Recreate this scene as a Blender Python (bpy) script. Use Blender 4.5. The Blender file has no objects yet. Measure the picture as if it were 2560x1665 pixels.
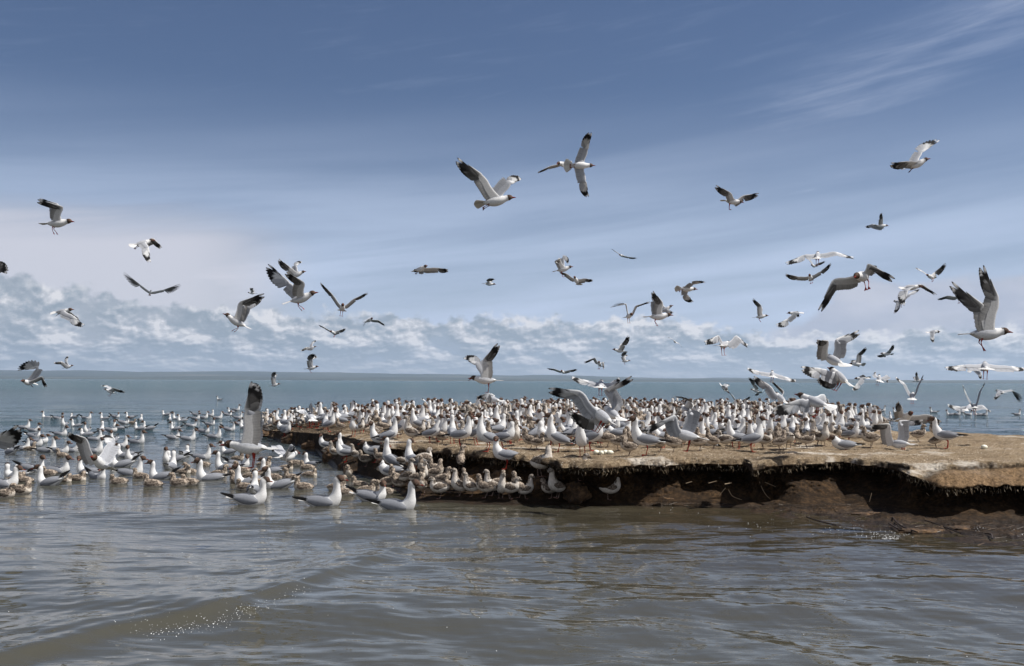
HAZE = True
import bpy, math, random
import numpy as np
from mathutils import Vector, Matrix
random.seed(7); rng = np.random.default_rng(7)
sc = bpy.context.scene
C = sc.collection
R = math.radians

# ------------------------------------------------------------------ camera
FPX = 2489.0                      # focal length in photo pixels (2560 wide)
CAM_H = 1.1
pitch = math.atan(120.5/FPX)
cam = bpy.data.objects.new('camera', bpy.data.cameras.new('camera')); C.objects.link(cam)
cam.data.sensor_width = 36.0; cam.data.lens = 36.0*FPX/2560
cam.data.clip_start = 0.05; cam.data.clip_end = 60000
CM = Matrix.Translation((0, 0, CAM_H)) @ Matrix.Rotation(R(90)+pitch, 4, 'X') @ Matrix.Rotation(R(0.27), 4, 'Z')
cam.matrix_world = CM
sc.camera = cam
CR = np.array(CM.to_3x3()); CO = np.array([0, 0, CAM_H])
def at(px, py, d):
    "point seen at photo pixel px,py at depth d"
    return CO + CR @ np.array([(px-1280)/FPX*d, -(py-832.5)/FPX*d, -d])
def ground(px, py, z=0.0):
    r = CR @ np.array([(px-1280)/FPX, -(py-832.5)/FPX, -1.0])
    return CO + r*((z-CAM_H)/r[2])
def proj(p):
    q = CR.T @ (np.asarray(p)-CO)
    return 1280+FPX*q[0]/-q[2], 832.5-FPX*q[1]/-q[2], -q[2]

# ------------------------------------------------------------------ light
SUN_EL, SUN_AZ = 55.0, 96.0        # azimuth from +Y (away) towards +X (right)
sv = Vector((math.sin(R(SUN_AZ))*math.cos(R(SUN_EL)), math.cos(R(SUN_AZ))*math.cos(R(SUN_EL)), math.sin(R(SUN_EL))))
sun = bpy.data.objects.new('sun', bpy.data.lights.new('sun', 'SUN')); C.objects.link(sun)
sun.data.energy = 5.0; sun.data.angle = R(0.5); sun.data.color = (1, 0.965, 0.91)
sun.rotation_euler = sv.to_track_quat('Z', 'Y').to_euler()
sc.view_settings.view_transform = 'Standard'; sc.view_settings.look = 'None'
sc.view_settings.exposure = 0.56; sc.view_settings.gamma = 1
sc.view_settings.use_curve_mapping = False
sc.cycles.max_bounces = 6; sc.cycles.volume_bounces = 0
sc.cycles.volume_max_steps = 64

class NT:
    def __init__(s, tree): s.t = tree; s.n = tree.nodes; s.l = tree.links
    def new(s, typ, **kw):
        n = s.n.new(typ)
        for k, v in kw.items(): setattr(n, k, v)
        return n
    def put(s, sock, v):
        if v is None: return
        if hasattr(v, 'is_linked') or isinstance(v, bpy.types.NodeSocket): s.l.new(v, sock)
        else: sock.default_value = v
    def m(s, op, a, b=None, c=None, clamp=False):
        n = s.new('ShaderNodeMath', operation=op, use_clamp=clamp)
        s.put(n.inputs[0], a); s.put(n.inputs[1], b)
        if c is not None: s.put(n.inputs[2], c)
        return n.outputs[0]
    def mr(s, v, a, b, c=0.0, d=1.0, smooth=True):
        n = s.new('ShaderNodeMapRange', interpolation_type='SMOOTHSTEP' if smooth else 'LINEAR')
        for i, x in enumerate((v, a, b, c, d)): s.put(n.inputs[i], x)
        return n.outputs[0]
    def mix(s, f, a, b, mode='MIX'):
        n = s.new('ShaderNodeMix', data_type='RGBA', blend_type=mode)
        s.put(n.inputs[0], f)
        s.put(n.inputs[6], a if not isinstance(a, tuple) or len(a) == 4 else (*a, 1))
        s.put(n.inputs[7], b if not isinstance(b, tuple) or len(b) == 4 else (*b, 1))
        return n.outputs[2]
    def vec(s, x, y, z):
        n = s.new('ShaderNodeCombineXYZ')
        s.put(n.inputs[0], x); s.put(n.inputs[1], y); s.put(n.inputs[2], z); return n.outputs[0]
    def noise(s, v, scale, detail=4, rough=.5, dist=0.0, typ='FBM'):
        n = s.new('ShaderNodeTexNoise'); n.noise_type = typ
        s.put(n.inputs['Vector'], v); n.inputs['Scale'].default_value = scale
        n.inputs['Detail'].default_value = detail; n.inputs['Roughness'].default_value = rough
        n.inputs['Distortion'].default_value = dist
        return n.outputs['Fac']
    def ramp(s, f, pts, interp='LINEAR'):
        n = s.new('ShaderNodeValToRGB'); n.color_ramp.interpolation = interp
        e = n.color_ramp.elements
        while len(e) < len(pts): e.new(0.5)
        for i, (p, c) in enumerate(pts):
            e[i].position = p; e[i].color = (c, c, c, 1) if not isinstance(c, tuple) else (*c, 1)
        s.put(n.inputs[0], f); return n.outputs[0]

# ------------------------------------------------------------------ sky
world = bpy.data.worlds.new('World'); sc.world = world; world.use_nodes = True
T = NT(world.node_tree); T.n.clear()
out = T.new('ShaderNodeOutputWorld'); bg = T.new('ShaderNodeBackground')
sky = T.new('ShaderNodeTexSky', sky_type='NISHITA'); sky.sun_disc = False
sky.sun_elevation = R(SUN_EL); sky.sun_rotation = R(SUN_AZ)
sky.air_density = 1.3; sky.dust_density = 0.6; sky.ozone_density = 2.2; sky.altitude = 1500
tc = T.new('ShaderNodeTexCoord'); sp = T.new('ShaderNodeSeparateXYZ'); T.l.new(tc.outputs['Generated'], sp.inputs[0])
X, Y, Z = sp.outputs
az = T.m('MULTIPLY', T.m('ARCTAN2', X, Y), 57.2958)
el = T.m('MULTIPLY', T.m('ARCSINE', Z), 57.2958)
def fcurve(v, lo, hi, pts, top):
    "piecewise function of v (degrees) -> value, as a ramp scaled by top"
    t = T.m('DIVIDE', T.m('SUBTRACT', v, lo), hi-lo)
    r = T.ramp(t, [((a-lo)/(hi-lo), b/top) for a, b in pts])
    return T.m('MULTIPLY', r, top)
S_ = 0.052                                    # sky strength; cloud radiance is divided by it below
def em(r, g, b): return (r/S_/1.455, g/S_/1.455, b/S_/1.455)
base = T.mix(1.0, sky.outputs[0], (0.66, 0.685, 0.82), 'MULTIPLY')
# thin high veil: whitens towards the horizon, streaky
streak = T.noise(T.vec(T.m('MULTIPLY', az, 0.035), T.m('ADD', T.m('MULTIPLY', el, 0.42), T.m('MULTIPLY', az, -0.045)), 3.1), 1.0, 6, .55, .35)
fine = T.noise(T.vec(T.m('MULTIPLY', az, 0.16), T.m('ADD', T.m('MULTIPLY', el, 1.5), T.m('MULTIPLY', az, -0.24)), 8.1), 1.0, 6, .6, .25)
veil = T.m('MULTIPLY', T.mr(el, 17, 4.0, 0.0, 0.92), T.mr(streak, .28, .70, .50, 1.0))
leftveil = T.m('MULTIPLY', T.mr(T.m('ADD', el, T.m('MULTIPLY', T.m('SUBTRACT', streak, .5), 5.0)), 11.5, 7.0), T.mr(az, -7, -19))
veil = T.m('MAXIMUM', veil, T.m('MULTIPLY', leftveil, 0.80))
# cirrus fan upper right
band = T.m('SUBTRACT', el, T.m('ADD', 9.3, T.m('MULTIPLY', az, 0.345)))
cir = T.m('MULTIPLY', T.mr(T.m('ABSOLUTE', band), 3.6, 0.0), T.mr(az, 4, 22))
cir = T.m('MULTIPLY', cir, T.m('ADD', T.mr(fine, .30, .85, .0, .28), T.mr(streak, .3, .7, 0, .16)))
band2 = T.m('SUBTRACT', el, T.m('ADD', 9.7, T.m('MULTIPLY', az, 0.05)))
cir2 = T.m('MULTIPLY', T.mr(T.m('ABSOLUTE', band2), 2.3, 0.0), T.mr(fine, .46, .72, .0, .42))
veil = T.m('MAXIMUM', veil, T.m('MAXIMUM', cir, cir2))
lowveil = T.mr(el, 4.0, 0.0, 0, .35)
veil = T.m('MAXIMUM', veil, lowveil)
wisp = T.m('MULTIPLY', T.mr(fine, .50, .85, 0, .17), T.mr(el, 3, 14, 1, .45))
veil = T.m('MAXIMUM', veil, wisp)
vcol = T.mix(T.m('MAXIMUM', T.mr(leftveil, .2, .9), T.m('MAXIMUM', cir, 0.0)), em(.56, .66, .86), em(.72, .72, .80))
col = T.mix(veil, base, vcol)
# big soft bright cloud at the right
n1v = T.vec(T.m('MULTIPLY', az, 0.22), T.m('MULTIPLY', el, 0.5), 5.0)
n1 = T.noise(n1v, 1.0, 7, .52)
topR = fcurve(az, 10, 40, [(10, .5), (14.5, 2.6), (17, 4.3), (19.5, 5.7), (24, 5.6), (30, 6.0), (40, 5.0)], 8)
dR = T.mr(T.m('SUBTRACT', T.m('ADD', topR, T.m('MULTIPLY', T.m('SUBTRACT', n1, .5), 3.2)), el), -0.1, 0.55, 0, .78)
dR = T.m('MULTIPLY', dR, T.mr(az, 11.5, 16))
colR = T.mix(T.mr(n1, .35, .7), em(.43, .46, .56), em(.58, .59, .67))
col = T.mix(dR, col, colR)
# cumulus bank along the horizon
elw = T.m('MULTIPLY', T.m('LOGARITHM', T.m('ADD', T.m('MAXIMUM', el, -0.5), 1.0), 2.718), 3.2)   # rows crowd towards the horizon
def bankn(dx, dy, det=8, s=1.0, z=0.0):
    return T.noise(T.vec(T.m('MULTIPLY', T.m('ADD', az, dx), 0.50*s), T.m('MULTIPLY', T.m('ADD', elw, dy), .95*s), 1.7+z), 1.0, det, .555, .05)
nb = bankn(0, 0); nb2 = bankn(.12, .15); nb3 = bankn(.8, .7, 3)
topL = fcurve(az, -45, 45, [(-45, 5.0), (-27, 5.5), (-23, 4.8), (-19, 4.1), (-15, 4.0), (-9, 3.9), (-4, 3.5), (0, 3.85), (4, 3.5), (9, 3.8), (13, 2.9), (18, 2.7), (24, 2.9), (45, 3.2)], 8)
edge = T.m('SUBTRACT', T.m('ADD', topL, T.m('MULTIPLY', T.m('SUBTRACT', bankn(0, 0, 7, 1.9, 9.), .5), 2.6)), el)
dB = T.mr(edge, -0.10, 0.45, 0, 1)
lit = T.m('ADD', T.m('MULTIPLY', T.m('SUBTRACT', nb, nb2), 4.6), T.m('MULTIPLY', T.m('SUBTRACT', nb, nb3), 2.2))
rim = T.m('MULTIPLY', T.mr(edge, 0.95, 0.05, 0, .42), T.mr(az, -19, -10, .12, 1))
lit = T.m('ADD', T.m('ADD', lit, rim), .33, clamp=True)
lit = T.m('MULTIPLY', lit, T.mr(el, 0.3, 1.6, .75, 1))
colB = T.ramp(lit, [(0, em(.29, .35, .42)), (.28, em(.37, .425, .495)), (.52, em(.48, .52, .58)), (.78, em(.62, .64, .69)), (1, em(.80, .80, .83))])
gap = T.mr(T.m('ADD', nb, T.m('MULTIPLY', T.m('SUBTRACT', streak, .5), .6)), .32, .50, .72, .97)
col = T.mix(T.m('MULTIPLY', dB, gap), col, colB)
# haze right above the far shore
col = T.mix(T.mr(el, 1.7, 0.2, 0, .6), col, em(.37, .44, .54))
# unseen bright cloud added behind the camera as fill light for camera-facing sides
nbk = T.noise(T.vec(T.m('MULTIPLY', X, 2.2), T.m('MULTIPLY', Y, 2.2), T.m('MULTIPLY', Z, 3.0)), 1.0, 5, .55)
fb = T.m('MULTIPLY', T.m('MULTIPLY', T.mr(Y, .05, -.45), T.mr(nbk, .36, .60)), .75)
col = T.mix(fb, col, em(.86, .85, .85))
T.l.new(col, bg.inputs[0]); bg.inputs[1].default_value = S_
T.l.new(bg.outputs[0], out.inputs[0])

# ------------------------------------------------------------------ helpers
def mesh_from(name, V, F, corner_cols=None, mat=None, smooth=True, mats=None, fmat=None):
    me = bpy.data.meshes.new(name)
    V = np.asarray(V, dtype=np.float32)
    if isinstance(F, np.ndarray) and F.ndim == 2:
        nf, k = F.shape
        me.vertices.add(len(V)); me.vertices.foreach_set('co', V.ravel())
        me.loops.add(nf*k); me.loops.foreach_set('vertex_index', F.ravel().astype(np.int32))
        me.polygons.add(nf); me.polygons.foreach_set('loop_start', np.arange(0, nf*k, k, dtype=np.int32))
        me.update(calc_edges=True)
    else:
        me.from_pydata(V.tolist(), [], F)
    if corner_cols is not None:
        a = me.color_attributes.new('col', 'FLOAT_COLOR', 'CORNER')
        cc = np.ones((len(me.loops), 4), dtype=np.float32); cc[:, :3] = np.asarray(corner_cols, dtype=np.float32)
        a.data.foreach_set('color', cc.ravel())
    me.polygons.foreach_set('use_smooth', [smooth]*len(me.polygons))
    if mat: me.materials.append(mat)
    me.update()
    return me
def link(name, me, loc=(0, 0, 0), rot=(0, 0, 0), scale=1.0, label=None, cat=None, group=None, kind=None):
    o = bpy.data.objects.new(name, me); C.objects.link(o)
    o.location = loc; o.rotation_euler = rot; o.scale = (scale,)*3 if not isinstance(scale, tuple) else scale
    if label: o['label'] = label
    if cat: o['category'] = cat
    if group: o['group'] = group
    if kind: o['kind'] = kind
    return o
def material(name):
    m = bpy.data.materials.new(name); m.use_nodes = True
    n = NT(m.node_tree); n.n.clear()
    o = n.new('ShaderNodeOutputMaterial'); p = n.new('ShaderNodeBsdfPrincipled'); n.l.new(p.outputs[0], o.inputs[0])
    return m, n, p, o
def grid_faces(nr, nc, off=0):
    a = np.arange(nr*nc).reshape(nr, nc)+off
    return np.stack([a[:-1, :-1].ravel(), a[:-1, 1:].ravel(), a[1:, 1:].ravel(), a[1:, :-1].ravel()], 1)
# value noise on numpy arrays
_tab = rng.random((64, 64, 64)).astype(np.float32)
def vnoise(p, seed=0):
    p = np.asarray(p, dtype=np.float64)+seed*17.31
    i = np.floor(p).astype(int); f = p-i; f = f*f*(3-2*f)
    i &= 63; j = (i+1) & 63
    def t(a, b, c): return _tab[a, b, c]
    x0, y0, z0 = i[..., 0], i[..., 1], i[..., 2]; x1, y1, z1 = j[..., 0], j[..., 1], j[..., 2]
    fx, fy, fz = f[..., 0], f[..., 1], f[..., 2]
    a = t(x0, y0, z0)*(1-fx)+t(x1, y0, z0)*fx; b = t(x0, y1, z0)*(1-fx)+t(x1, y1, z0)*fx
    c = t(x0, y0, z1)*(1-fx)+t(x1, y0, z1)*fx; d = t(x0, y1, z1)*(1-fx)+t(x1, y1, z1)*fx
    return ((a*(1-fy)+b*fy)*(1-fz)+(c*(1-fy)+d*fy)*fz)-.5
def fbm(p, oct=4, seed=0, gain=.5):
    s = 0; a = 1.0; p = np.asarray(p, dtype=np.float64)
    for k in range(oct):
        s = s+a*vnoise(p*(2.03**k), seed+k*3); a *= gain
    return s

# ------------------------------------------------------------------ materials
def mat_plumage():
    m, n, p, o = material('plumage')
    at_ = n.new('ShaderNodeAttribute'); at_.attribute_name = 'col'
    tcn = n.new('ShaderNodeTexCoord')
    nz = n.noise(tcn.outputs['Object'], 85, 3, .6)
    c = n.mix(1.0, at_.outputs['Color'], n.ramp(nz, [(.32, .80), (.68, 1.0)]), 'MULTIPLY')
    n.l.new(c, p.inputs['Base Color']); p.inputs['Roughness'].default_value = .75
    p.inputs['Specular IOR Level'].default_value = .2
    tr = n.new('ShaderNodeBsdfTranslucent'); n.l.new(c, tr.inputs[0])
    mx = n.new('ShaderNodeMixShader'); mx.inputs[0].default_value = .26
    n.l.new(p.outputs[0], mx.inputs[1]); n.l.new(tr.outputs[0], mx.inputs[2]); n.l.new(mx.outputs[0], o.inputs[0])
    return m
def mat_down():
    m, n, p, o = material('chick_down')
    at_ = n.new('ShaderNodeAttribute'); at_.attribute_name = 'col'
    tcn = n.new('ShaderNodeTexCoord')
    a = n.noise(tcn.outputs['Object'], 62, 4, .65); b = n.noise(tcn.outputs['Object'], 24, 3, .6)
    sepc = n.new('ShaderNodeSeparateColor'); n.l.new(at_.outputs['Color'], sepc.inputs[0])
    spot = n.m('MULTIPLY', n.mr(n.m('ADD', n.m('MULTIPLY', a, .65), n.m('MULTIPLY', b, .35)), .54, .47), .82)
    spot = n.m('MULTIPLY', spot, n.mr(sepc.outputs[0], .50, .40, .25, 1))
    c = n.mix(spot, at_.outputs['Color'], (.040, .030, .024))
    n.l.new(c, p.inputs['Base Color']); p.inputs['Roughness'].default_value = .95
    p.inputs['Specular IOR Level'].default_value = .1
    bp = n.new('ShaderNodeBump'); bp.inputs['Strength'].default_value = .7; bp.inputs['Distance'].default_value = .008
    n.l.new(a, bp.inputs['Height']); n.l.new(bp.outputs[0], p.inputs['Normal'])
    return m
PLUM = mat_plumage(); DOWN = mat_down()
# ------------------------------------------------------------------ birds
WHITE = (.80, .79, .78); GREY = (.44, .45, .48); LGREY = (.56, .57, .60); BLACK = (.018, .017, .018)
HOOD = (.092, .055, .040); HOODRIM = (.030, .019, .014); HOODF = (.19, .125, .090)
BILL = (.20, .022, .016); LEG = (.40, .045, .030); DARKLEG = (.16, .03, .022)
UNDERG = (.30, .285, .27); PALEU = (.62, .605, .59)
def nrm(v):
    n = np.linalg.norm(v); return v/n if n > 1e-9 else v*0
class Acc:
    "collects vertices, faces and face-corner colours"
    def __init__(s): s.V = []; s.F = []; s.K = []
    def face(s, idx, cols): s.F.append(idx); s.K.extend(cols)
    def strip(s, rows, cols, closed=False, flip=False):
        "rows: list of lists of points, cols: same shape of colours"
        o = len(s.V); nc = len(rows[0])
        for r in rows: s.V.extend([tuple(q) for q in r])
        for i in range(len(rows)-1):
            for j in range(nc if closed else nc-1):
                k = (j+1) % nc
                a = [(i, j), (i, k), (i+1, k), (i+1, j)]
                if flip: a = a[::-1]
                s.F.append([o+x*nc+y for x, y in a]); s.K.extend([cols[x][y] for x, y in a])
    def tube(s, pts, rad, col, n=6):
        pts = [np.array(p, float) for p in pts]; rows = []; cols = []
        for i, p in enumerate(pts):
            t = nrm(pts[min(i+1, len(pts)-1)]-pts[max(i-1, 0)])
            a = nrm(np.cross(t, (0, 0, 1) if abs(t[2]) < .9 else (1, 0, 0))); b = np.cross(t, a)
            r = rad[i] if hasattr(rad, '__len__') else rad
            rows.append([p+r*(math.cos(k*2*math.pi/n)*a+math.sin(k*2*math.pi/n)*b) for k in range(n)]); cols.append([col]*n)
        s.strip(rows, cols, closed=True)
    def ball(s, c, r, col):
        c = np.array(c); o = len(s.V)
        for v in ((1, 0, 0), (-1, 0, 0), (0, 1, 0), (0, -1, 0), (0, 0, 1), (0, 0, -1)): s.V.append(tuple(c+r*np.array(v)))
        for f in ((0, 2, 4), (2, 1, 4), (1, 3, 4), (3, 0, 4), (2, 0, 5), (1, 2, 5), (3, 1, 5), (0, 3, 5)):
            s.F.append([o+i for i in f]); s.K.extend([col]*3)
    def mesh(s, name, mat): return mesh_from(name, s.V, s.F, s.K, mat)

def hermite(ctrl, per):
    "Catmull-Rom through control rows; returns rows and parameter"
    ctrl = np.asarray(ctrl, float); n = len(ctrl); out = []; par = []
    for i in range(n-1):
        p0, p1, p2, p3 = ctrl[max(i-1, 0)], ctrl[i], ctrl[i+1], ctrl[min(i+2, n-1)]
        for k in range(per):
            t = k/per
            out.append(.5*((2*p1)+(-p0+p2)*t+(2*p0-5*p1+4*p2-p3)*t*t+(-p0+3*p1-3*p2+p3)*t**3)); par.append(i+t)
    out.append(ctrl[-1]); par.append(n-1)
    return np.array(out), np.array(par)

def loft(acc, ctrl, colf, per=3, n=14, ref=(0, 1, 0)):
    "ctrl rows: x y z ry rz ; colf(par, angle, pos, normal) -> colour"
    st, par = hermite(ctrl, per); P = st[:, :3]
    T_ = np.gradient(P, axis=0); lat = np.array(ref, float); rows = []; cols = []
    for i in range(len(st)):
        t = nrm(T_[i]); lat = nrm(lat-np.dot(lat, t)*t); up = np.cross(t, lat)
        ry, rz = max(st[i, 3], .0006), max(st[i, 4], .0006); r = []; c = []
        for k in range(n):
            a = 2*math.pi*k/n
            nn = math.cos(a)*lat+math.sin(a)*up
            q = P[i]+ry*math.cos(a)*lat+rz*math.sin(a)*up
            r.append(q); c.append(colf(par[i], a, q, nn))
        rows.append(r); cols.append(c)
    acc.strip(rows, cols, closed=True, flip=True)
    # end caps
    for ring, last in ((rows[0], False), (rows[-1], True)):
        o = len(acc.V); acc.V.extend([tuple(q) for q in ring]); idx = list(range(o, o+n))
        acc.face(idx if last else idx[::-1], [cols[-1 if last else 0][0]]*n)

UB = [0, .25, .5, .66, .8, .9, .97, 1.0]; WB = [.55, .9, 1, 1, .9, .70, .40, .08]
def blade(acc, base, tip, side, nrml, w, topf, botf, off=0.0, curve=0.0, us=UB, ws=WB):
    "one feather: two thin sheets with their own colours; topf/botf(u) -> colour"
    base = np.array(base); tip = np.array(tip); d = tip-base
    for sgn, cf in ((1, topf), (-1, botf)):
        rows = []; cols = []
        for u, f in zip(us, ws):
            c = base+d*u+side*(curve*math.sin(u*math.pi))+nrml*(off+sgn*.0005)
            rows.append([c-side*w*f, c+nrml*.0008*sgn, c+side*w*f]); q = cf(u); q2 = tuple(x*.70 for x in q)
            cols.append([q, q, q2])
        acc.strip(rows, cols, flip=(sgn < 0))

def lerp(a, b, t): return tuple(x+(y-x)*t for x, y in zip(a, b))

def wing(acc, S, W, P_, chord, left, lod=1.0, rndm=None, spread=1.0):
    """open wing: S shoulder, W wrist, P_ tip, chord = backward direction at the arm"""
    rr = rndm or random
    S, W, P_ = map(lambda v: np.array(v, float), (S, W, P_))
    e1a = nrm(W-S); e1h = nrm(P_-W); c = nrm(np.array(chord, float))
    e2a = c-np.dot(c, e1a)*e1a
    if np.linalg.norm(e2a) < .25: e2a = e2a+np.array([0, 0, -.4])-np.dot([0, 0, -.4], e1a)*e1a
    e2a = nrm(e2a)
    e2h = np.cross(np.cross(e1a, e2a), e1h)          # the hand stays in the plane of the arm
    if np.linalg.norm(e2h) < .25: e2h = e2a
    e2h = nrm(nrm(e2h)+.25*e2a); e2h = e2h-np.dot(e2h, e1h)*e1h
    e2h = nrm(e2h)
    sg = 1 if left else -1
    def fr(t):   # blended frame, t 0 arm .. 1 hand
        e1 = nrm(e1a*(1-t)+e1h*t); e2 = e2a*(1-t)+e2h*t; e2 = nrm(e2-np.dot(e2, e1)*e1)
        return e1, e2, nrm(np.cross(e1, e2))*sg
    La = np.linalg.norm(W-S); Lh = np.linalg.norm(P_-W)
    # remiges: secondaries
    e1, e2, nn = fr(0)
    ns = 13
    for i in range(ns):
        t = (i+.3)/ns; e1b, e2b, nb_ = fr(max(0, (t-.8)*1.6))
        b = S+(W-S)*t+e2b*.024
        L = .100-.016*max(0, t-.7)/.3+.004*math.sin(t*7)-.012*max(0, .25-t)*4+rr.uniform(-.003, .003)
        tp = b+e2b*L+e1b*(.020*(t-.15))
        g = GREY if t > .1 else LGREY
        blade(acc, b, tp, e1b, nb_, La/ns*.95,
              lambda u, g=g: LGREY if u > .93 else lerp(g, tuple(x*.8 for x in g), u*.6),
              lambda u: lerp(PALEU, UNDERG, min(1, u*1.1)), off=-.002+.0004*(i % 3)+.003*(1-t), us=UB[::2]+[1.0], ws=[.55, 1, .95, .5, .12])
    # primaries
    tips = [(1.0, .055), (.985, .12), (.93, .18), (.845, .235), (.74, .28), (.64, .32), (.545, .345), (.45, .36), (.35, .365), (.24, .365)]
    for k, (ta, tb) in enumerate(tips):
        q = k/9
        e1b, e2b, nb_ = fr(min(1, 1.05-q*.5))
        b = W+e1h*Lh*(.30*(1-q)+.02)+e2b*.018
        tp = W+e1b*Lh*ta+e2b*(tb*.335*spread)*(.35+.65*Lh/.33)+nb_*rr.uniform(-.004, .004)
        if k == 0: tp = P_
        else: tp = tp+(1-q)*(P_-(W+e1h*Lh))*.0
        sd = tp-b; sd = nrm(np.cross(nb_, sd))*sg
        b0 = [.50, .52, .58, .66, .75, .83, .90, .94, 2, 2][k]
        def top(u, k=k, b0=b0):
            if k < 2 and (.76 if k == 0 else .82) < u < .93: return WHITE
            if u > .985 and k > 1: return WHITE
            if u > b0: return BLACK
            if k < 6: return (.72, .72, .72) if u < b0-.04 else BLACK
            return lerp(LGREY, GREY, q)
        def bot(u, k=k, b0=b0):
            if k < 4 and (.76, .80, .84, .88)[k] < u < .94: return (.74, .72, .70)
            if u > b0-.08: return (.022, .020, .020)
            if 2 < k < 6 and u > b0-.14: return (.34, .33, .32)
            if u > .22: return (.13, .12, .112) if k < 7 else (.20, .19, .18)
            return PALEU
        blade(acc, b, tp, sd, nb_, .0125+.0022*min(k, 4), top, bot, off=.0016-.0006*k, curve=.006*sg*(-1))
    # coverts: one continuous cambered sheet from shoulder to mid-hand
    sts = [(-.16, 0, .080), (.0, 0, .080), (.25, 0, .072), (.5, 0, .066), (.75, .08, .062), (.92, .3, .060), (1.04, .6, .058), (1.16, .85, .054), (1.36, 1, .046), (1.6, 1, .034), (1.85, 1, .030), (2.2, 1, .014), (2.5, 1, .004)]
    vs = [0, .06, .22, .5, .8, 1.0]
    for s_, bottom in ((1, False), (-1, True)):
        rows = []; cols = []
        for a, t, ch in sts:
            e1b, e2b, nb_ = fr(t)
            if a <= 1: p = S+(W-S)*a
            else: p = W+e1h*Lh*min((a-1)*.40, .62)
            if .85 < a < 1.2: p = p+e2b*(.010*(1-abs(a-1.02)/.18))
            if a < .8 and a > 0: p = p+e2b*(.012*math.sin(a/.8*math.pi))
            p = p-e2b*.004
            r = []; cc = []
            for v in vs:
                cam_ = math.sin(min(1, v**.6)*math.pi*.9)*.013*(ch/.1)
                if bottom: cam_ = cam_*-.10-.0022 if v > 0 else 0
                r.append(p+e2b*(v*ch)+nb_*(cam_+.0012*s_))
                if bottom:
                    k_ = lerp((.62, .60, .58), PALEU, min(1, v*1.6)) if a < 1.2 else lerp((.5, .49, .48), (.10, .095, .09), min(1, v*1.3+(a-1.2)*.4))
                    if v <= .06: k_ = WHITE
                else:
                    k_ = GREY if a < 1.3 else (.74, .74, .74)
                    if v <= .06: k_ = (.70, .70, .71)
                    if a > 2.15: k_ = BLACK if v > .0 else (.6, .6, .6)
                    if v > .9: k_ = tuple(x*.85 for x in k_)
                cc.append(k_)
            rows.append(r); cols.append(cc)
        acc.strip(rows, cols, flip=bottom)

def webfoot(acc, a, fwd, dn, col, s=1.0):
    "a small three-toed webbed foot at point a"
    fwd = nrm(np.array(fwd, float)); sd = nrm(np.cross(fwd, dn))
    for k in (-1, 0, 1):
        tip = a+fwd*.036*s+sd*k*.017*s
        acc.tube([a, a+(tip-a)*.6+np.array(dn)*-.001, tip], [.0028*s, .002*s, .001*s], col, 4)
    o = len(acc.V)
    for q in (a, a+fwd*.032*s-sd*.016*s, a+fwd*.030*s, a+fwd*.032*s+sd*.016*s): acc.V.append(tuple(q))
    acc.face([o, o+1, o+2], [col]*3); acc.face([o, o+2, o+3], [col]*3)

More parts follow.
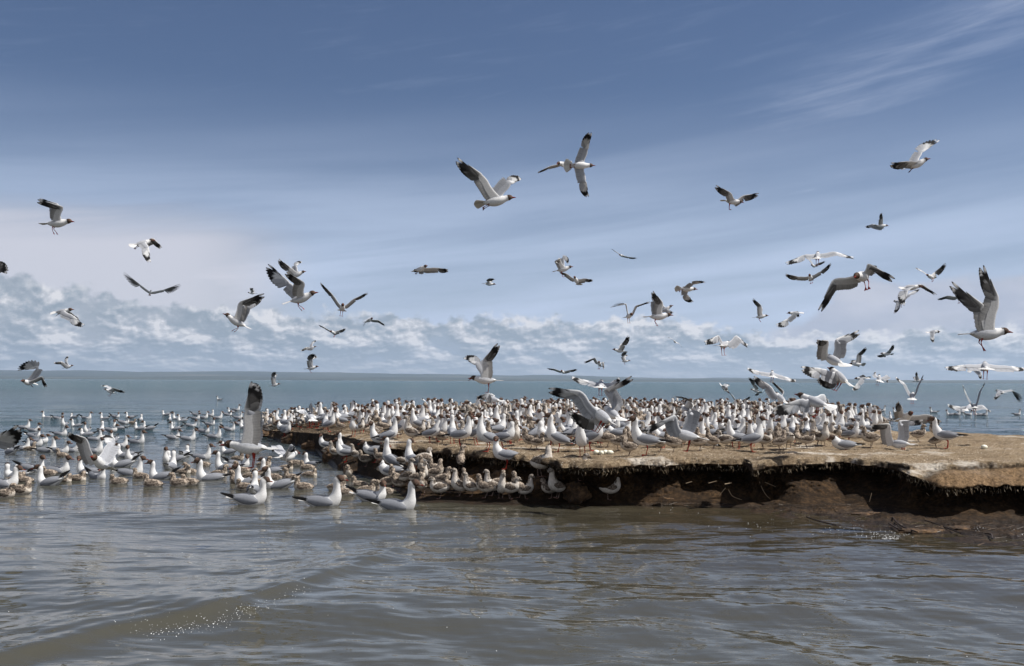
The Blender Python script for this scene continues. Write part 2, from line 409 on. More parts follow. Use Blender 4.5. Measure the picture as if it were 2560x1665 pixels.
def flight_mesh(name, H, T, wings_, upsign=1, legs=1, tail=.5, side=None, lod=1, up_hint=None, neck=0.0, seed=0, bill_open=False, pit_=-.06, chords=(None, None)):
    """H bill tip, T tail tip, wings_ = [(W,P),(W,P)] in 3-D, relative to the body centre."""
    rr = random.Random(seed)
    acc = Acc(); f = nrm(H-T); L = np.linalg.norm(H-T)/.41
    k = L if L > .3 else 1
    r = (wings_[1][0]*.4+wings_[1][1]*.6)-(wings_[0][0]*.4+wings_[0][1]*.6); r = r-np.dot(r, f)*f
    z = np.array([0, 0, 1.0]) if up_hint is None else np.array(up_hint, float)
    z = nrm(z-np.dot(z, f)*f)
    if np.linalg.norm(z) < .2: z = np.array([0, 0, 1.0])
    l = nrm(np.cross(z, f))
    if np.linalg.norm(r) > .25:
        r = nrm(r)
        if np.dot(r, l) < 0: r = -r
        l = nrm(l*.45+r*.55); l = nrm(l-np.dot(l, f)*f)
    u = np.cross(f, l)
    B = np.stack([f, l, u], 1)      # local (x fwd, y left, z up) -> world
    def w(p): return B @ np.array(p, float)*1.0
    hx = -neck
    ctrl = [(-.115, 0, .002, .010, .008), (-.085, 0, 0, .026, .022), (-.045, 0, -.004, .039, .038), (.0, 0, -.006, .046, .046), (.045, 0, -.003, .043, .043),
            (.082, 0, .003, .033, .035), (.108, 0, .008+hx*.3, .0265, .028), (.128, 0, .012+hx*.7, .0262, .0285), (.146, 0, .013+hx, .0235, .026), (.160, 0, .010+hx, .0165, .0175), (.170, 0, .006+hx, .0075, .0095), (.186, 0, .004+hx, .0042, .0058), (.203, 0, -.001+hx, .0012, .0014)]
    def cf(par, a, q, nn):
        lz = math.sin(a)
        if par > 9.75: return BILL
        if par > 6.75+.15*lz: return lerp(HOODRIM, lerp(HOOD, HOODF, max(0, (par-8)/1.6)), min(1, (par-6.75)/1.0)) if par > 7.05 else HOODRIM
        if lz < -.35 and 0.8 < par < 4.6 and k: return GREY        # saddle (ring angle runs downwards)
        return WHITE
    # ring 'up' = cross(t, lat) = cross(x, y) = +z : make the saddle the top
    def cf2(par, a, q, nn): return cf(par, -a, q, nn)
    sub = Acc(); loft(sub, ctrl, cf2, 3, 14)
    acc.V = [tuple(w(np.array(v))) for v in sub.V]; acc.F = sub.F; acc.K = sub.K
    # flip check not needed: both sides shade alike
    # eyes
    for s_ in (-1, 1):
        acc.ball(w((.148, .0225*s_, .017+hx)), .0036, (.5, .45, .4)); acc.ball(w((.149, .0235*s_, .018+hx)), .0032, (.01, .01, .01))
    if bill_open:
        acc.tube([w((.165, 0, .002+hx)), w((.185, 0, -.016+hx)), w((.198, 0, -.030+hx))], [.006, .004, .001], BILL, 6)
    # tail fan
    nt = 9
    for i in range(nt):
        a = (i/(nt-1)-.5)*2; ang = a*(.12+.55*tail)
        b = np.array((-.088, a*.012, .004)); Lt = .115-.008*abs(a)
        tp = b+Lt*np.array((-math.cos(ang), math.sin(ang), -.03*abs(a)))
        sd = w(np.array((math.sin(ang), math.cos(ang), 0)))
        blade(acc, w(b), w(tp), sd, w((0, 0, 1)), .013+.006*tail, lambda u: WHITE, lambda u: (.74, .73, .71), off=.0006*(-abs(i-4)), us=[0, .4, .8, .95, 1], ws=[.6, .95, 1, .75, .25])
    # wings
    for (W, P_) in wings_:
        lat = np.dot(W*.4+P_*.6, l)
        isleft = lat > 0
        if side is not None: isleft = (side[0] if W is wings_[0][0] else side[1])
        S = w((.050, .030*(1 if isleft else -1), .018))
        ch_ = chords[0 if W is wings_[0][0] else 1]
        if ch_ is not None:      # which face is the upper one follows from the bird's own up
            e1_ = nrm(P_-S); nn_ = np.cross(e1_, np.array(ch_)); 
            isl = np.dot(nn_, u) > 0 if abs(np.dot(nn_, u)) > .12 else isleft
            wing(acc, S, W, P_, ch_, isl, rndm=rr)
        else: wing(acc, S, W, P_, -f+u*pit_, isleft, rndm=rr)
    # legs
    lc = LEG if legs in (1, 3) else DARKLEG
    if legs:
        for s_ in (-1, 1):
            hp = np.array((-.035, .018*s_, -.034))
            if legs == 1: kn = hp+np.array((-.012, 0, -.030)); an = kn+np.array((.018+.01*s_, 0, -.036)); fw = (.45, 0, -1); 
            elif legs == 2: hp = np.array((-.055, .014*s_, -.026)); kn = hp+np.array((-.022, 0, -.010)); an = kn+np.array((-.024, 0, -.012)); fw = (-.8, 0, -.45)
            else: kn = hp+np.array((-.004, 0, -.05)); an = kn+np.array((.004, 0, -.055)); fw = (1, 0, -.1)
            acc.tube([w(hp), w(hp*.5+kn*.5), w(kn), w(an)], [.010, .006, .0034, .003], lc, 5)
            webfoot(acc, w(an), w(fw), w((.4, 0, -1)) if legs == 1 else w((0, 0, -1)), lc, .95)
    return acc.mesh(name, PLUM)

def perched_mesh(name, pitchdeg=4, neckh=0.0, yaw=0.0, swim=False, lowhead=0.0, chick=0, legs=True, seed=0, wingup=0.0, lean=0.0, lod=1):
    """standing or swimming bird, origin on the ground (or on the waterline) under the body.
    chick 0 adult, 1 downy chick, 2 feathered young bird with a pale breast"""
    rr = random.Random(seed); acc = Acc()
    z0 = .148 if not swim else .024
    if chick: z0 = .135 if not swim else .030
    cp, sp_ = math.cos(R(pitchdeg)), math.sin(R(pitchdeg))
    nh = neckh
    fat = 1.0 if not chick else 1.10
    yc, ys = math.cos(R(yaw)), math.sin(R(yaw))
    body = [(-.150, 0, .006, .006, .006), (-.118, 0, .004, .022, .018), (-.075, 0, -.002, .040, .036), (-.025, 0, -.006, .050, .049), (.025, 0, -.003, .054, .055), (.065, 0, .010, .050, .054)]
    if chick: body = [(-.120, 0, .000, .010, .010), (-.095, 0, .0, .032, .030), (-.062, 0, -.003, .048, .046), (-.02, 0, -.005, .056, .056), (.020, 0, -.002, .056, .058), (.052, 0, .010, .050, .053)]
    nz = .01
    fx = .088+lean
    if not chick:
        neck = [(fx, 0, .046+.2*nh, .0415, .045), (fx+.008+lean*.4, 0, .077+.55*nh, .0305, .032), (fx+.010+lean*.6, 0, .103+.85*nh-lowhead*.5, .0250, .0262)]
        hz = .130+nh-lowhead; hxx = fx+.012+lean*.7
        head = [(0, .004, .0255, .0265), (.012, .022, .0285, .0290), (.033, .026, .0265, .0270), (.048, .019, .0170, .0190), (.056, .013, .0075, .0098), (.074, .010, .0040, .0058), (.092, .004, .0010, .0012)]
    else:
        fx = .068+lean
        neck = [(fx, 0, .042+.2*nh, .042, .045), (fx+.006, 0, .068+.6*nh, .0350, .036), (fx+.006, 0, .088+.9*nh-lowhead*.5, .0310, .031)]
        hz = .108+nh-lowhead; hxx = fx+.006
        head = [(0, .004, .0280, .028), (.010, .018, .0290, .0285), (.028, .022, .0265, .0265), (.042, .016, .0170, .0185), (.050, .011, .0072, .0092), (.062, .008, .0040, .0052), (.074, .003, .0012, .0014)]
    def pit(x, y, z): return (x*cp-z*sp_*-1*-1 if False else x*cp+z*sp_*0-z*0, y, z) if False else (x*cp-z*sp_, y, x*sp_+z*cp)
    ctrl = []
    for x, y, z, a, b in body+neck[:1]:
        X_, Y_, Z_ = pit(x, y, z); ctrl.append((X_, Y_, Z_+z0, a*fat, b*fat))
    bx, by, bz = pit(neck[0][0], 0, neck[0][2])
    for (x, y, z, a, b) in neck[1:]:
        ctrl.append((bx+(x-neck[0][0]), 0, bz+z0+(z-neck[0][2]), a, b))
    nx, nzz = ctrl[-1][0], ctrl[-1][2]; base_z = z0+bz+(hz-neck[0][2])
    for (d, dz, a, b) in head:
        ctrl.append((nx+d*yc, d*ys, base_z+dz, a, b))
    st = rr.random()
    def cf(par, a, q, nn):
        if not chick:
            if par > 13.8: return BILL
            if par > 9.85: 
                t = min(1, (par-9.9)/1.2)
                return HOODRIM if par < 10.35 else lerp(HOOD, HOODF, max(0, min(1, (par-11)/1.5)))
            if nn[2] > .35 and 1.2 < par < 5.2: return (.34, .35, .38)
            return WHITE
        if par > 13.8: return (.035, .028, .026)
        brown = (.34, .28, .225); pale = (.54, .48, .41)
        if chick == 2:
            if par > 12.3: return (.40, .35, .30)
            if par > 9.5: return (.32, .28, .24) if nn[2] > -.1 else (.50, .46, .41)
            if par > 6 : return (.33, .29, .25) if nn[0] < -.1 else (.52, .47, .42)
            return (.33, .29, .25) if nn[2] > .15 and par < 5.5 else (.54, .50, .45)
        return brown if nn[2] > -.2 else pale
    loft(acc, ctrl, cf, 3, 14)
    # eyes
    hd = np.array((yc, ys, 0)); sdv = np.array((-ys, yc, 0)); hc = np.array((nx, 0, base_z+.0225 if not chick else base_z+.021))
    for s_ in (-1, 1):
        e = hc+hd*(.034 if not chick else .030)+sdv*s_*(.0235 if not chick else .025)
        if not chick: acc.ball(e-np.array((0, 0, .001)), .0038, (.55, .5, .45))
        acc.ball(e+hd*.001+np.array((0, 0, .001)), .0036 if not chick else .0042, (.008, .008, .008))
    # folded wings: long curved shells over the flanks
    gl = (.31, .32, .35) if not chick else (.25, .205, .165)
    gd = (.20, .21, .235) if not chick else (.14, .115, .095)
    wl = -.235 if not chick else -.125
    for s_ in (-1, 1):
        rows = []; cols = []; nu = 12
        for i in range(nu+1):
            t = i/nu; x = .074+(wl*.62-.074)*t
            hh = (.040 if not chick else .036)*math.sin(min(1, t*1.9+.18)*math.pi/2)*(1-max(0, t-.45)**1.5*1.7)
            zc = .006+.010*t+(.004 if swim else 0)
            R_ = np.interp(x, [-.15, -.118, -.075, -.025, .025, .065, .09], [.012, .026, .043, .054, .058, .054, .046])*(1.04 if not chick else 1.12)
            r = []; c = []
            for j in range(7):
                v = j/6*2-1; z = zc+v*hh
                y = math.sqrt(max(R_*R_-(z*.82)**2, (.010)**2))+.003*(1-v*v)
                if v < -.98: y -= .004
                r.append(np.array(pit(x, y*s_, z))+np.array((0, 0, z0)))
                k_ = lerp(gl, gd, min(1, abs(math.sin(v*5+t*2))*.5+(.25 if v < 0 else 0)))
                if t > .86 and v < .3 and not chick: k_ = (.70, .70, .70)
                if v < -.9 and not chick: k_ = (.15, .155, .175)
                c.append(k_)
            rows.append(r); cols.append(c)
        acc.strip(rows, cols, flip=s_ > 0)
        if not chick:    # primaries: black tips crossing above the tail
            for q in range(4):
                b = np.array((-.085-.010*q, .020*s_, .010+.003*q)); tp = np.array((wl+.024*q, (.006-.012*(s_ > 0))*1.0*s_+.004*s_, .022+wingup*.05-.002*q))
                bb = np.array(pit(*b))+np.array((0, 0, z0)); tt = np.array(pit(*tp))+np.array((0, 0, z0))
                blade(acc, bb, tt, nrm(np.array((.05, -.1*s_, 1))), np.array((0, s_, 0.0)), .0115,
                      lambda u, q=q: WHITE if (u > .97 and q > 0) else (BLACK if u > .28 else GREY), lambda u: (.1, .1, .1), off=.003+.001*q, us=[0, .3, .34, .6, .85, .96, 1], ws=[.8, 1.1, 1.1, .9, .6, .3, .05])
    # tail
    nt = 5 if not chick else 3
    for i in range(nt):
        a = (i/(nt-1)-.5)*2
        b = np.array((-.10, a*.008, .003)); tp = b+np.array((-.085 if not chick else -.045, a*.014, .010-.003*abs(a)))
        tcx = WHITE if not chick else (.16, .13, .11)
        blade(acc, np.array(pit(*b))+np.array((0, 0, z0)), np.array(pit(*tp))+np.array((0, 0, z0)), np.array((0, 1.0, 0)), np.array((0, 0, 1.0)), .013, lambda u: tcx, lambda u: tcx, off=-.001*abs(a), us=[0, .5, .9, 1], ws=[1, 1, .8, .3])
    if legs and not swim:
        lc = (.45, .040, .026) if not chick else (.26, .15, .13)
        for s_ in (-1, 1):
            hp = np.array((-.012, .022*s_, z0-.035)); kn = np.array((-.024, .022*s_, z0*.50)); an = np.array((-.010+.006*s_*rr.random(), .022*s_, .004))
            acc.tube([hp, hp*.6+kn*.4, kn, an], [.014, .0075, .0040, .0036], lc if not chick else (.30, .22, .19), 5)
            webfoot(acc, an, (1, .1*s_, 0), (0, 0, -1), lc, 1.05)
    return acc.mesh(name, PLUM if not chick else DOWN)
# ------------------------------------------------------------------ the low earth island
PX = lambda az_: 1280+FPX*math.tan(az_)
lip_px = np.array([(560, 1072), (600, 1073), (650, 1075), (740, 1081), (800, 1084), (878, 1093), (961, 1111), (1046, 1115), (1110, 1120), (1200, 1130), (1332, 1139), (1407, 1151), (1510, 1157), (1600, 1149), (1662, 1152), (1724, 1145), (1790, 1148), (1858, 1149), (1879, 1157), (1930, 1150), (2000, 1148), (2103, 1143), (2217, 1154), (2271, 1164), (2340, 1166), (2450, 1160), (2560, 1158), (2800, 1165), (3300, 1200)], float)
lipz_px = np.array([(560, .02), (650, .09), (740, .20), (800, .28), (880, .34), (960, .38), (1200, .40), (3300, .42)])
base_px = np.array([(560, 1078), (650, 1086), (700, 1098), (740, 1108), (800, 1124), (862, 1176), (916, 1186), (985, 1215), (1054, 1236), (1283, 1243), (1407, 1242), (1600, 1256), (1724, 1257), (1807, 1259), (1931, 1249), (2000, 1266), (2108, 1258), (2163, 1268), (2298, 1278), (2353, 1287), (2434, 1292), (2560, 1284), (2800, 1300), (3300, 1350)], float)
wat_px = np.array([(560, 1079), (650, 1087), (700, 1100), (740, 1112), (800, 1132), (862, 1186), (916, 1192), (985, 1222), (1054, 1241), (1283, 1254), (1407, 1252), (1600, 1266), (1724, 1270), (1807, 1276), (1931, 1298), (2000, 1322), (2108, 1334), (2230, 1345), (2380, 1371), (2560, 1396), (2800, 1425), (3300, 1470)], float)
back_px = np.array([(560, 1071), (660, 1067), (800, 1050), (1000, 1040), (1280, 1034), (1600, 1032), (1900, 1037), (2100, 1052), (2240, 1078), (2400, 1080), (2560, 1086), (2800, 1100), (3300, 1130)], float)
NCOL = 1150
azs = np.linspace(math.atan((628-1280)/FPX), math.atan((3200-1280)/FPX), NCOL)
pxs = 1280+FPX*np.tan(azs)
def gy(px, y, z):    # forward distance of the ground point on plane z
    out = np.empty(len(px))
    for i in range(len(px)): out[i] = ground(px[i], y[i], z[i] if hasattr(z, '__len__') else z)[1]
    return out
ip = lambda a, x: np.interp(x, a[:, 0], a[:, 1])
jit = fbm(np.stack([pxs/45, pxs*0, pxs*0], 1), 3, 3)*1.0
jit2 = fbm(np.stack([pxs/17, pxs*0+4, pxs*0], 1), 2, 9)
lz = ip(lipz_px, pxs)
amp = np.clip((pxs-600)/300, .1, 1)
Yl = gy(pxs, ip(lip_px, pxs)+amp*(jit*3.2+jit2*.55), lz)           # front lip
Yb = gy(pxs, ip(base_px, pxs)+(1-np.clip((pxs-820)/260, 0, 1))*(jit2*7+jit*7), .035)                            # foot of the cliff
uc_ = np.clip((pxs-820)/260, 0, 1)
Yw = gy(pxs, ip(wat_px, pxs)+jit*3+(1-uc_)*(jit2*9+jit*8), 0.0)                        # waterline
Yk = gy(pxs, ip(back_px, pxs)+jit*1.0, np.minimum(lz, .38))     # back edge
Yw = np.minimum(Yw, Yb-.03)
tanaz = np.tan(azs)
def ztop(x, y):
    p = np.stack([x, y, 0*x], -1)
    z = .040*fbm(p*.9, 4, 5)+.030*fbm(p*4, 3, 11)+.010*fbm(p*16, 2, 15)
    return z
rows = []
uc = np.clip((pxs-820)/260, 0, 1)                               # how much cliff there is
bevel = np.clip((pxs-2240)/120, 0, 1)                           # crumbled sloping rim at the right
und = (.31+.16*np.clip(fbm(np.stack([pxs/110, pxs*0+2, pxs*0], 1), 3, 21)*2+.6, 0, 1))*uc*(.62+.38*np.clip((pxs-1560)/260, 0, 1))
tanaz_ = tanaz
def row(y, z): rows.append((y*tanaz_, y.copy(), z.copy()))
# back: under water, shore, rise
for k, (dy, zz) in enumerate([(1.2, -.35), (.5, -.08), (.22, .0), (.1, .08)]):
    row(Yk+dy+.1, np.minimum(lz*(zz/.4 if zz > 0 else 1), 9) if zz > 0 else np.full(NCOL, zz))
NT_ = 190
for k in range(NT_):
    t = (k/(NT_-1)); y = 1/((1-t)/Yk+t/Yl)                      # even steps in the picture
    z = np.minimum(lz, lz*1.0)+0*y
    fade = np.clip(t*12, 0, 1)
    z = z*(.88+.12*np.minimum(1, t*6))+ztop(y*tanaz_, y)*np.clip(lz/.3, .3, 1)*np.minimum(1, (1-t)*30+.35)
    z = z-.035*np.clip((t-.985)/.015, 0, 1)**2*uc
    row(y, z)
ytop, ztopl = rows[-1][1], rows[-1][2]
# sloping crumbly rim on the right side
for k in range(1, 9):
    q = k/8
    x_ = ytop*tanaz_; nz__ = fbm(np.stack([x_*9, ytop*9+q*5, 0*x_], -1), 4, 77)
    row(ytop-bevel*(.43*q)-.012*q-bevel*nz__*.05, ztopl-bevel*.085*q**1.2-.012*q+bevel*nz__*.03)
yl2, zl2 = rows[-1][1], rows[-1][2]
yl2 = yl2+.015*fbm(np.stack([pxs/14, pxs*0+7, pxs*0], 1), 2, 31); rows[-1] = (yl2*tanaz_, yl2, zl2)
zfoot = .035
NCL = 46
slope_left = 1-uc
for k in range(1, NCL):
    q = k/NCL
    zz = zl2*(1-q)+zfoot*q
    under = und*np.clip((q-.05)/.16, 0, 1)*(1-.25*np.clip((q-.7)/.3, 0, 1))
    y = yl2+under+(Yb-yl2-und*.75)*np.clip((q-.2)/.8, 0, 1)*uc+(Yb-yl2)*q*slope_left
    x = y*tanaz_
    p = np.stack([x, y, zz*1.0], -1)
    d = fbm(p*np.array([4.2, 4.2, 6]), 5, 41)*.13+fbm(p*np.array([14, 14, 20]), 4, 47)*.08
    d = d*np.sin(min(1, q*1.15)*math.pi)**.6
    y = y-d*(.35+.65*uc)
    rows.append((y*tanaz_, y, zz+d*.10+slope_left*.30*d*np.sin(q*math.pi)))
yf, zf = rows[-1][1], rows[-1][2]
NSH = 34
for k in range(1, NSH+1):
    q = k/NSH
    y = yf*(1-q)+np.minimum(Yw, yf-.02)*q
    x = y*tanaz_; p = np.stack([x, y, 0*x], -1)
    wide = np.clip((yf-Yw)/.8, .12, 1)
    h = (.035*(1-q)**1.3)*1.0+(fbm(p*5, 5, 51, .6)*.085+.012)*np.sin(q*math.pi)**.8*wide*np.clip(1.15-q, .15, 1)
    rows.append((x, y, np.maximum(h, -.01) if q < 1 else 0*x-.004))
for dy, zz in ((.12, -.02), (.5, -.09), (1.2, -.3)): row(rows[-1][1]*0+np.minimum(Yw, yf-.02)-dy, np.full(NCOL, zz))
V = np.stack([np.stack(r, 1) for r in rows], 0)
NR = V.shape[0]
rim = np.zeros((NR, NCOL)); rt = 4+NT_
for k in range(10): rim[rt-10+k] = bevel*.06*k
for k in range(8): rim[rt+k] = bevel*(.75+.03*k)
rim[rt+8:rt+14] = bevel*.9
# drying straw / soil mask in a colour attribute is not needed: the material reads height and slope
def mat_island():
    m, n, p, o = material('island_soil')
    tc_ = n.new('ShaderNodeTexCoord'); O = tc_.outputs['Object']
    g = n.new('ShaderNodeNewGeometry'); sN = n.new('ShaderNodeSeparateXYZ'); n.l.new(g.outputs['True Normal'], sN.inputs[0])
    sP = n.new('ShaderNodeSeparateXYZ'); n.l.new(O, sP.inputs[0])
    mp = n.new('ShaderNodeMapping'); mp.inputs['Scale'].default_value = (9, 26, 20); n.l.new(O, mp.inputs[0])
    mp2 = n.new('ShaderNodeMapping'); mp2.inputs['Scale'].default_value = (40, 110, 60); mp2.inputs['Rotation'].default_value = (0, 0, .5); n.l.new(O, mp2.inputs[0])
    mp3 = n.new('ShaderNodeMapping'); mp3.inputs['Scale'].default_value = (95, 34, 60); mp3.inputs['Rotation'].default_value = (0, 0, .3); n.l.new(O, mp3.inputs[0])
    a = n.noise(mp.outputs[0], 1, 5, .6, .5); b = n.noise(mp2.outputs[0], 1, 4, .7, .8); b2 = n.noise(mp3.outputs[0], 1, 4, .7, .8); c = n.noise(O, 1.6, 5, .6)
    fib = n.m('MULTIPLY', n.m('ADD', b, b2), .5)
    straw = n.ramp(n.m('ADD', n.m('MULTIPLY', fib, .75), n.m('MULTIPLY', a, .25)), [(.36, (.045, .030, .018)), (.45, (.125, .088, .054)), (.53, (.23, .172, .110)), (.62, (.38, .31, .215)), (.72, (.58, .52, .43))])
    dung = n.mix(n.m('MULTIPLY', n.mr(c, .56, .66), .55), straw, (.62, .58, .52))
    dark = n.mix(n.m('MULTIPLY', n.mr(n.m('ADD', n.m('MULTIPLY', c, .5), n.m('MULTIPLY', n.noise(O, 6, 5, .65), .5)), .49, .40), .8), dung, (.10, .070, .042))
    rx = n.mr(sP.outputs[0], 2.6, 4.4); ry = n.mr(n.noise(O, 2.4, 4, .6), .40, .62)
    dark = n.mix(n.m('MULTIPLY', rx, n.m('MULTIPLY', ry, .45)), dark, (.22, .16, .095))
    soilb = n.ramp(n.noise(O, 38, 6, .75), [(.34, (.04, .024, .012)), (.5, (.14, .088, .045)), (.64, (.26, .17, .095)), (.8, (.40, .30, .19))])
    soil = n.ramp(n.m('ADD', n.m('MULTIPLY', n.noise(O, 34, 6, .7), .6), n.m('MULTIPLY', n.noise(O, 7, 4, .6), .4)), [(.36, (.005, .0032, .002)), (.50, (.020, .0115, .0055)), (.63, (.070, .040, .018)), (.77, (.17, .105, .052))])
    mud = n.ramp(n.m('ADD', n.m('MULTIPLY', n.noise(O, 26, 6, .7), .55), n.m('MULTIPLY', n.noise(O, 4, 4, .6), .45)), [(.36, (.007, .0042, .0025)), (.50, (.020, .0115, .0055)), (.62, (.062, .036, .017)), (.76, (.14, .09, .045))])
    top = n.mr(n.m('ADD', sP.outputs[2], n.m('MULTIPLY', n.m('SUBTRACT', n.noise(O, 9, 4, .6), .5), .05)), .305, .345)
    leftlow = n.mr(sP.outputs[0], -1.6, -3.2)                       # the left tail is low and bare
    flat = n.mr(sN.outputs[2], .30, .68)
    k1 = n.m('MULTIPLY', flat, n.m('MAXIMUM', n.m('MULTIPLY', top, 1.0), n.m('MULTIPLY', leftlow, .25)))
    ra = n.new('ShaderNodeAttribute'); ra.attribute_name = 'rim'
    rim_ = n.mr(n.m('ADD', ra.outputs['Fac'], n.m('MULTIPLY', n.m('SUBTRACT', n.noise(O, 7, 5, .7), .5), 1.1)), .30, .62)
    k1 = n.m('MULTIPLY', k1, n.m('SUBTRACT', 1.0, n.m('MULTIPLY', rim_, .92)))
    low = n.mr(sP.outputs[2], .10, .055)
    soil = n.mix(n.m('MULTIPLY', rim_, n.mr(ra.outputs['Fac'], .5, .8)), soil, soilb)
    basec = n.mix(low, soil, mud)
    spl = n.m('MULTIPLY', n.mr(n.noise(O, 55, 3, .6), .655, .70), n.mr(n.noise(O, 3.0, 3, .6), .42, .62))
    dark = n.mix(n.m('MULTIPLY', spl, .8), dark, (.66, .64, .60))
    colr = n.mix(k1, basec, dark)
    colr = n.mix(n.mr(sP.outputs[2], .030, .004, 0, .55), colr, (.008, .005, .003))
    n.l.new(colr, p.inputs['Base Color'])
    wet = n.mr(sP.outputs[2], .055, .008)
    n.l.new(n.mr(wet, 0, 1, .95, .5), p.inputs['Roughness'])
    p.inputs['Specular IOR Level'].default_value = .16
    bp = n.new('ShaderNodeBump'); bp.inputs['Strength'].default_value = .9; bp.inputs['Distance'].default_value = .03
    hh = n.m('ADD', n.m('MULTIPLY', fib, .5), n.m('MULTIPLY', n.noise(O, 40, 6, .7), .6))
    n.l.new(hh, bp.inputs['Height']); n.l.new(bp.outputs[0], p.inputs['Normal'])
    return m
ISL = mat_island()
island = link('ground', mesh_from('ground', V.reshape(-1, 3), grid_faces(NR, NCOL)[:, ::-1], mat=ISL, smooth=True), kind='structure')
_ra = island.data.attributes.new('rim', 'FLOAT', 'POINT'); _ra.data.foreach_set('value', rim.ravel().astype(np.float32))
island['label'] = 'low flat island of trampled straw and dark soil with an undercut bank'
from mathutils.bvhtree import BVHTree
_bv = BVHTree.FromPolygons(V.reshape(-1, 3).tolist(), grid_faces(NR, NCOL).tolist())
def land_z(x, y):
    h = _bv.ray_cast(Vector((x, y, 3)), Vector((0, 0, -1)))
    return h[0].z if h[0] else None
def land_at(px, py):
    "first land or water point under a photo pixel"
    r = Vector((CR @ np.array([(px-1280)/FPX, -(py-832.5)/FPX, -1.0]))); r.normalize()
    h = _bv.ray_cast(Vector(CO), r)
    w_ = ground(px, py, 0)
    if h[0] is None or h[0].z < 0 : return w_
    return np.array(h[0])

# ------------------------------------------------------------------ lake
H_ = CAM_H
dep = np.linspace(720, 1, 640)                       # picture rows below the horizon, in photo pixels
dist = np.concatenate([[.7, 1.0, 1.3], FPX*H_/dep[FPX*H_/dep < 700], [900, 1400, 2200, 3600, 6000]])
dist = np.unique(np.clip(dist, .7, 6000))
azw = np.concatenate([np.linspace(-1.35, -.56, 60)[:-1], np.linspace(-.56, .56, 1150), np.linspace(.56, 1.35, 60)[1:]])
D, A = np.meshgrid(dist, azw, indexing='ij')
# rows are lines of equal forward distance near the view, arcs further out
WX = D*np.sin(A)/np.maximum(np.cos(np.clip(A, -.56, .56)), .1)*1.0; WY = D*np.cos(A)/np.maximum(np.cos(np.clip(A, -.56, .56)), .1)
cell = np.gradient(dist)[:, None]
Hh = np.zeros_like(WX)
r2 = np.random.default_rng(3)
warp = fbm(np.stack([WX*.5, WY*.5, 0*WX], -1), 3, 61)*.9
for i in range(64):
    lam = .09*(1.072**i)*r2.uniform(.9, 1.1)         # 0.09 m .. 7.5 m
    th = r2.normal(-1.80, .42) if lam < 1.3 else r2.normal(-1.75, .30)
    kx, ky = math.cos(th)*2*math.pi/lam, math.sin(th)*2*math.pi/lam
    a = .0018*lam**.62*r2.uniform(.5, 1.3)*(.6 if lam < .28 else 1.25)
    fadew = np.clip((lam/cell-3)/4, 0, 1)
    ph = kx*WX+ky*WY+r2.uniform(0, 6.28)+warp*lam**-.35*1.6
    Hh += a*fadew*np.sin(ph)*(1+.5*np.sin(ph*.13+i))
calm = .45+.75*np.clip(fbm(np.stack([WX*.35, WY*.22, 0*WX], -1), 3, 71)*1.5+.5, 0, 1)
# sheltered water in front of the bank
shel = np.clip((WX+2.2)/2.2, 0, 1)*np.clip((9.5-WY)/2, 0, 1)
Hh *= calm*(1-.40*shel)
# the low breaking ripple crossing the near water
cr = np.array([ground(x, y, 0.02)[:2] for x, y in ((-500, 1800), (0, 1640), (269, 1570), (484, 1538), (645, 1490), (807, 1436), (930, 1385), (1022, 1347), (1100, 1315))])
def crest_dist(x, y):
    best = np.full(x.shape, 9.0); sgn = np.zeros(x.shape); tt = np.zeros(x.shape)
    L = np.concatenate([[0], np.cumsum(np.linalg.norm(np.diff(cr, axis=0), axis=1))]); L /= L[-1]
    for i in range(len(cr)-1):
        a, b = cr[i], cr[i+1]; d = b-a; l2 = d@d
        t = np.clip(((x-a[0])*d[0]+(y-a[1])*d[1])/l2, 0, 1)
        qx, qy = a[0]+t*d[0], a[1]+t*d[1]; dd = np.hypot(x-qx, y-qy)
        cs = d[0]*(y-a[1])-d[1]*(x-a[0])
        m_ = dd < best; best[m_] = dd[m_]; sgn[m_] = np.sign(cs)[m_]; tt[m_] = (L[i]+t*(L[i+1]-L[i]))[m_]
    return best*sgn, tt
nearm = (WY < 11) & (np.abs(WX) < 6)
sd, tt = crest_dist(WX[nearm], WY[nearm])     # negative = towards the camera side
sd = sd+.06*vnoise(np.stack([WX[nearm]*1.6, WY[nearm]*1.6, 0*WX[nearm]], -1), 5)
env = np.clip((1.0-tt)*3.2, 0, 1)*np.clip(tt*6, .3, 1)
hc = np.where(sd > 0, np.exp(-(sd/.42)**2), np.exp(-(np.abs(sd)/.085)**1.6))*.030*env
hc += np.where(sd > 0, (.0014)*np.sin(sd*48+6*vnoise(np.stack([WX[nearm]*2, WY[nearm]*2, 0*WX[nearm]], -1), 8))*np.exp(-sd/.5), 0)*env
Hh[nearm] = Hh[nearm]*(1-.35*env*np.exp(-(np.abs(sd)/.35)**2))+hc
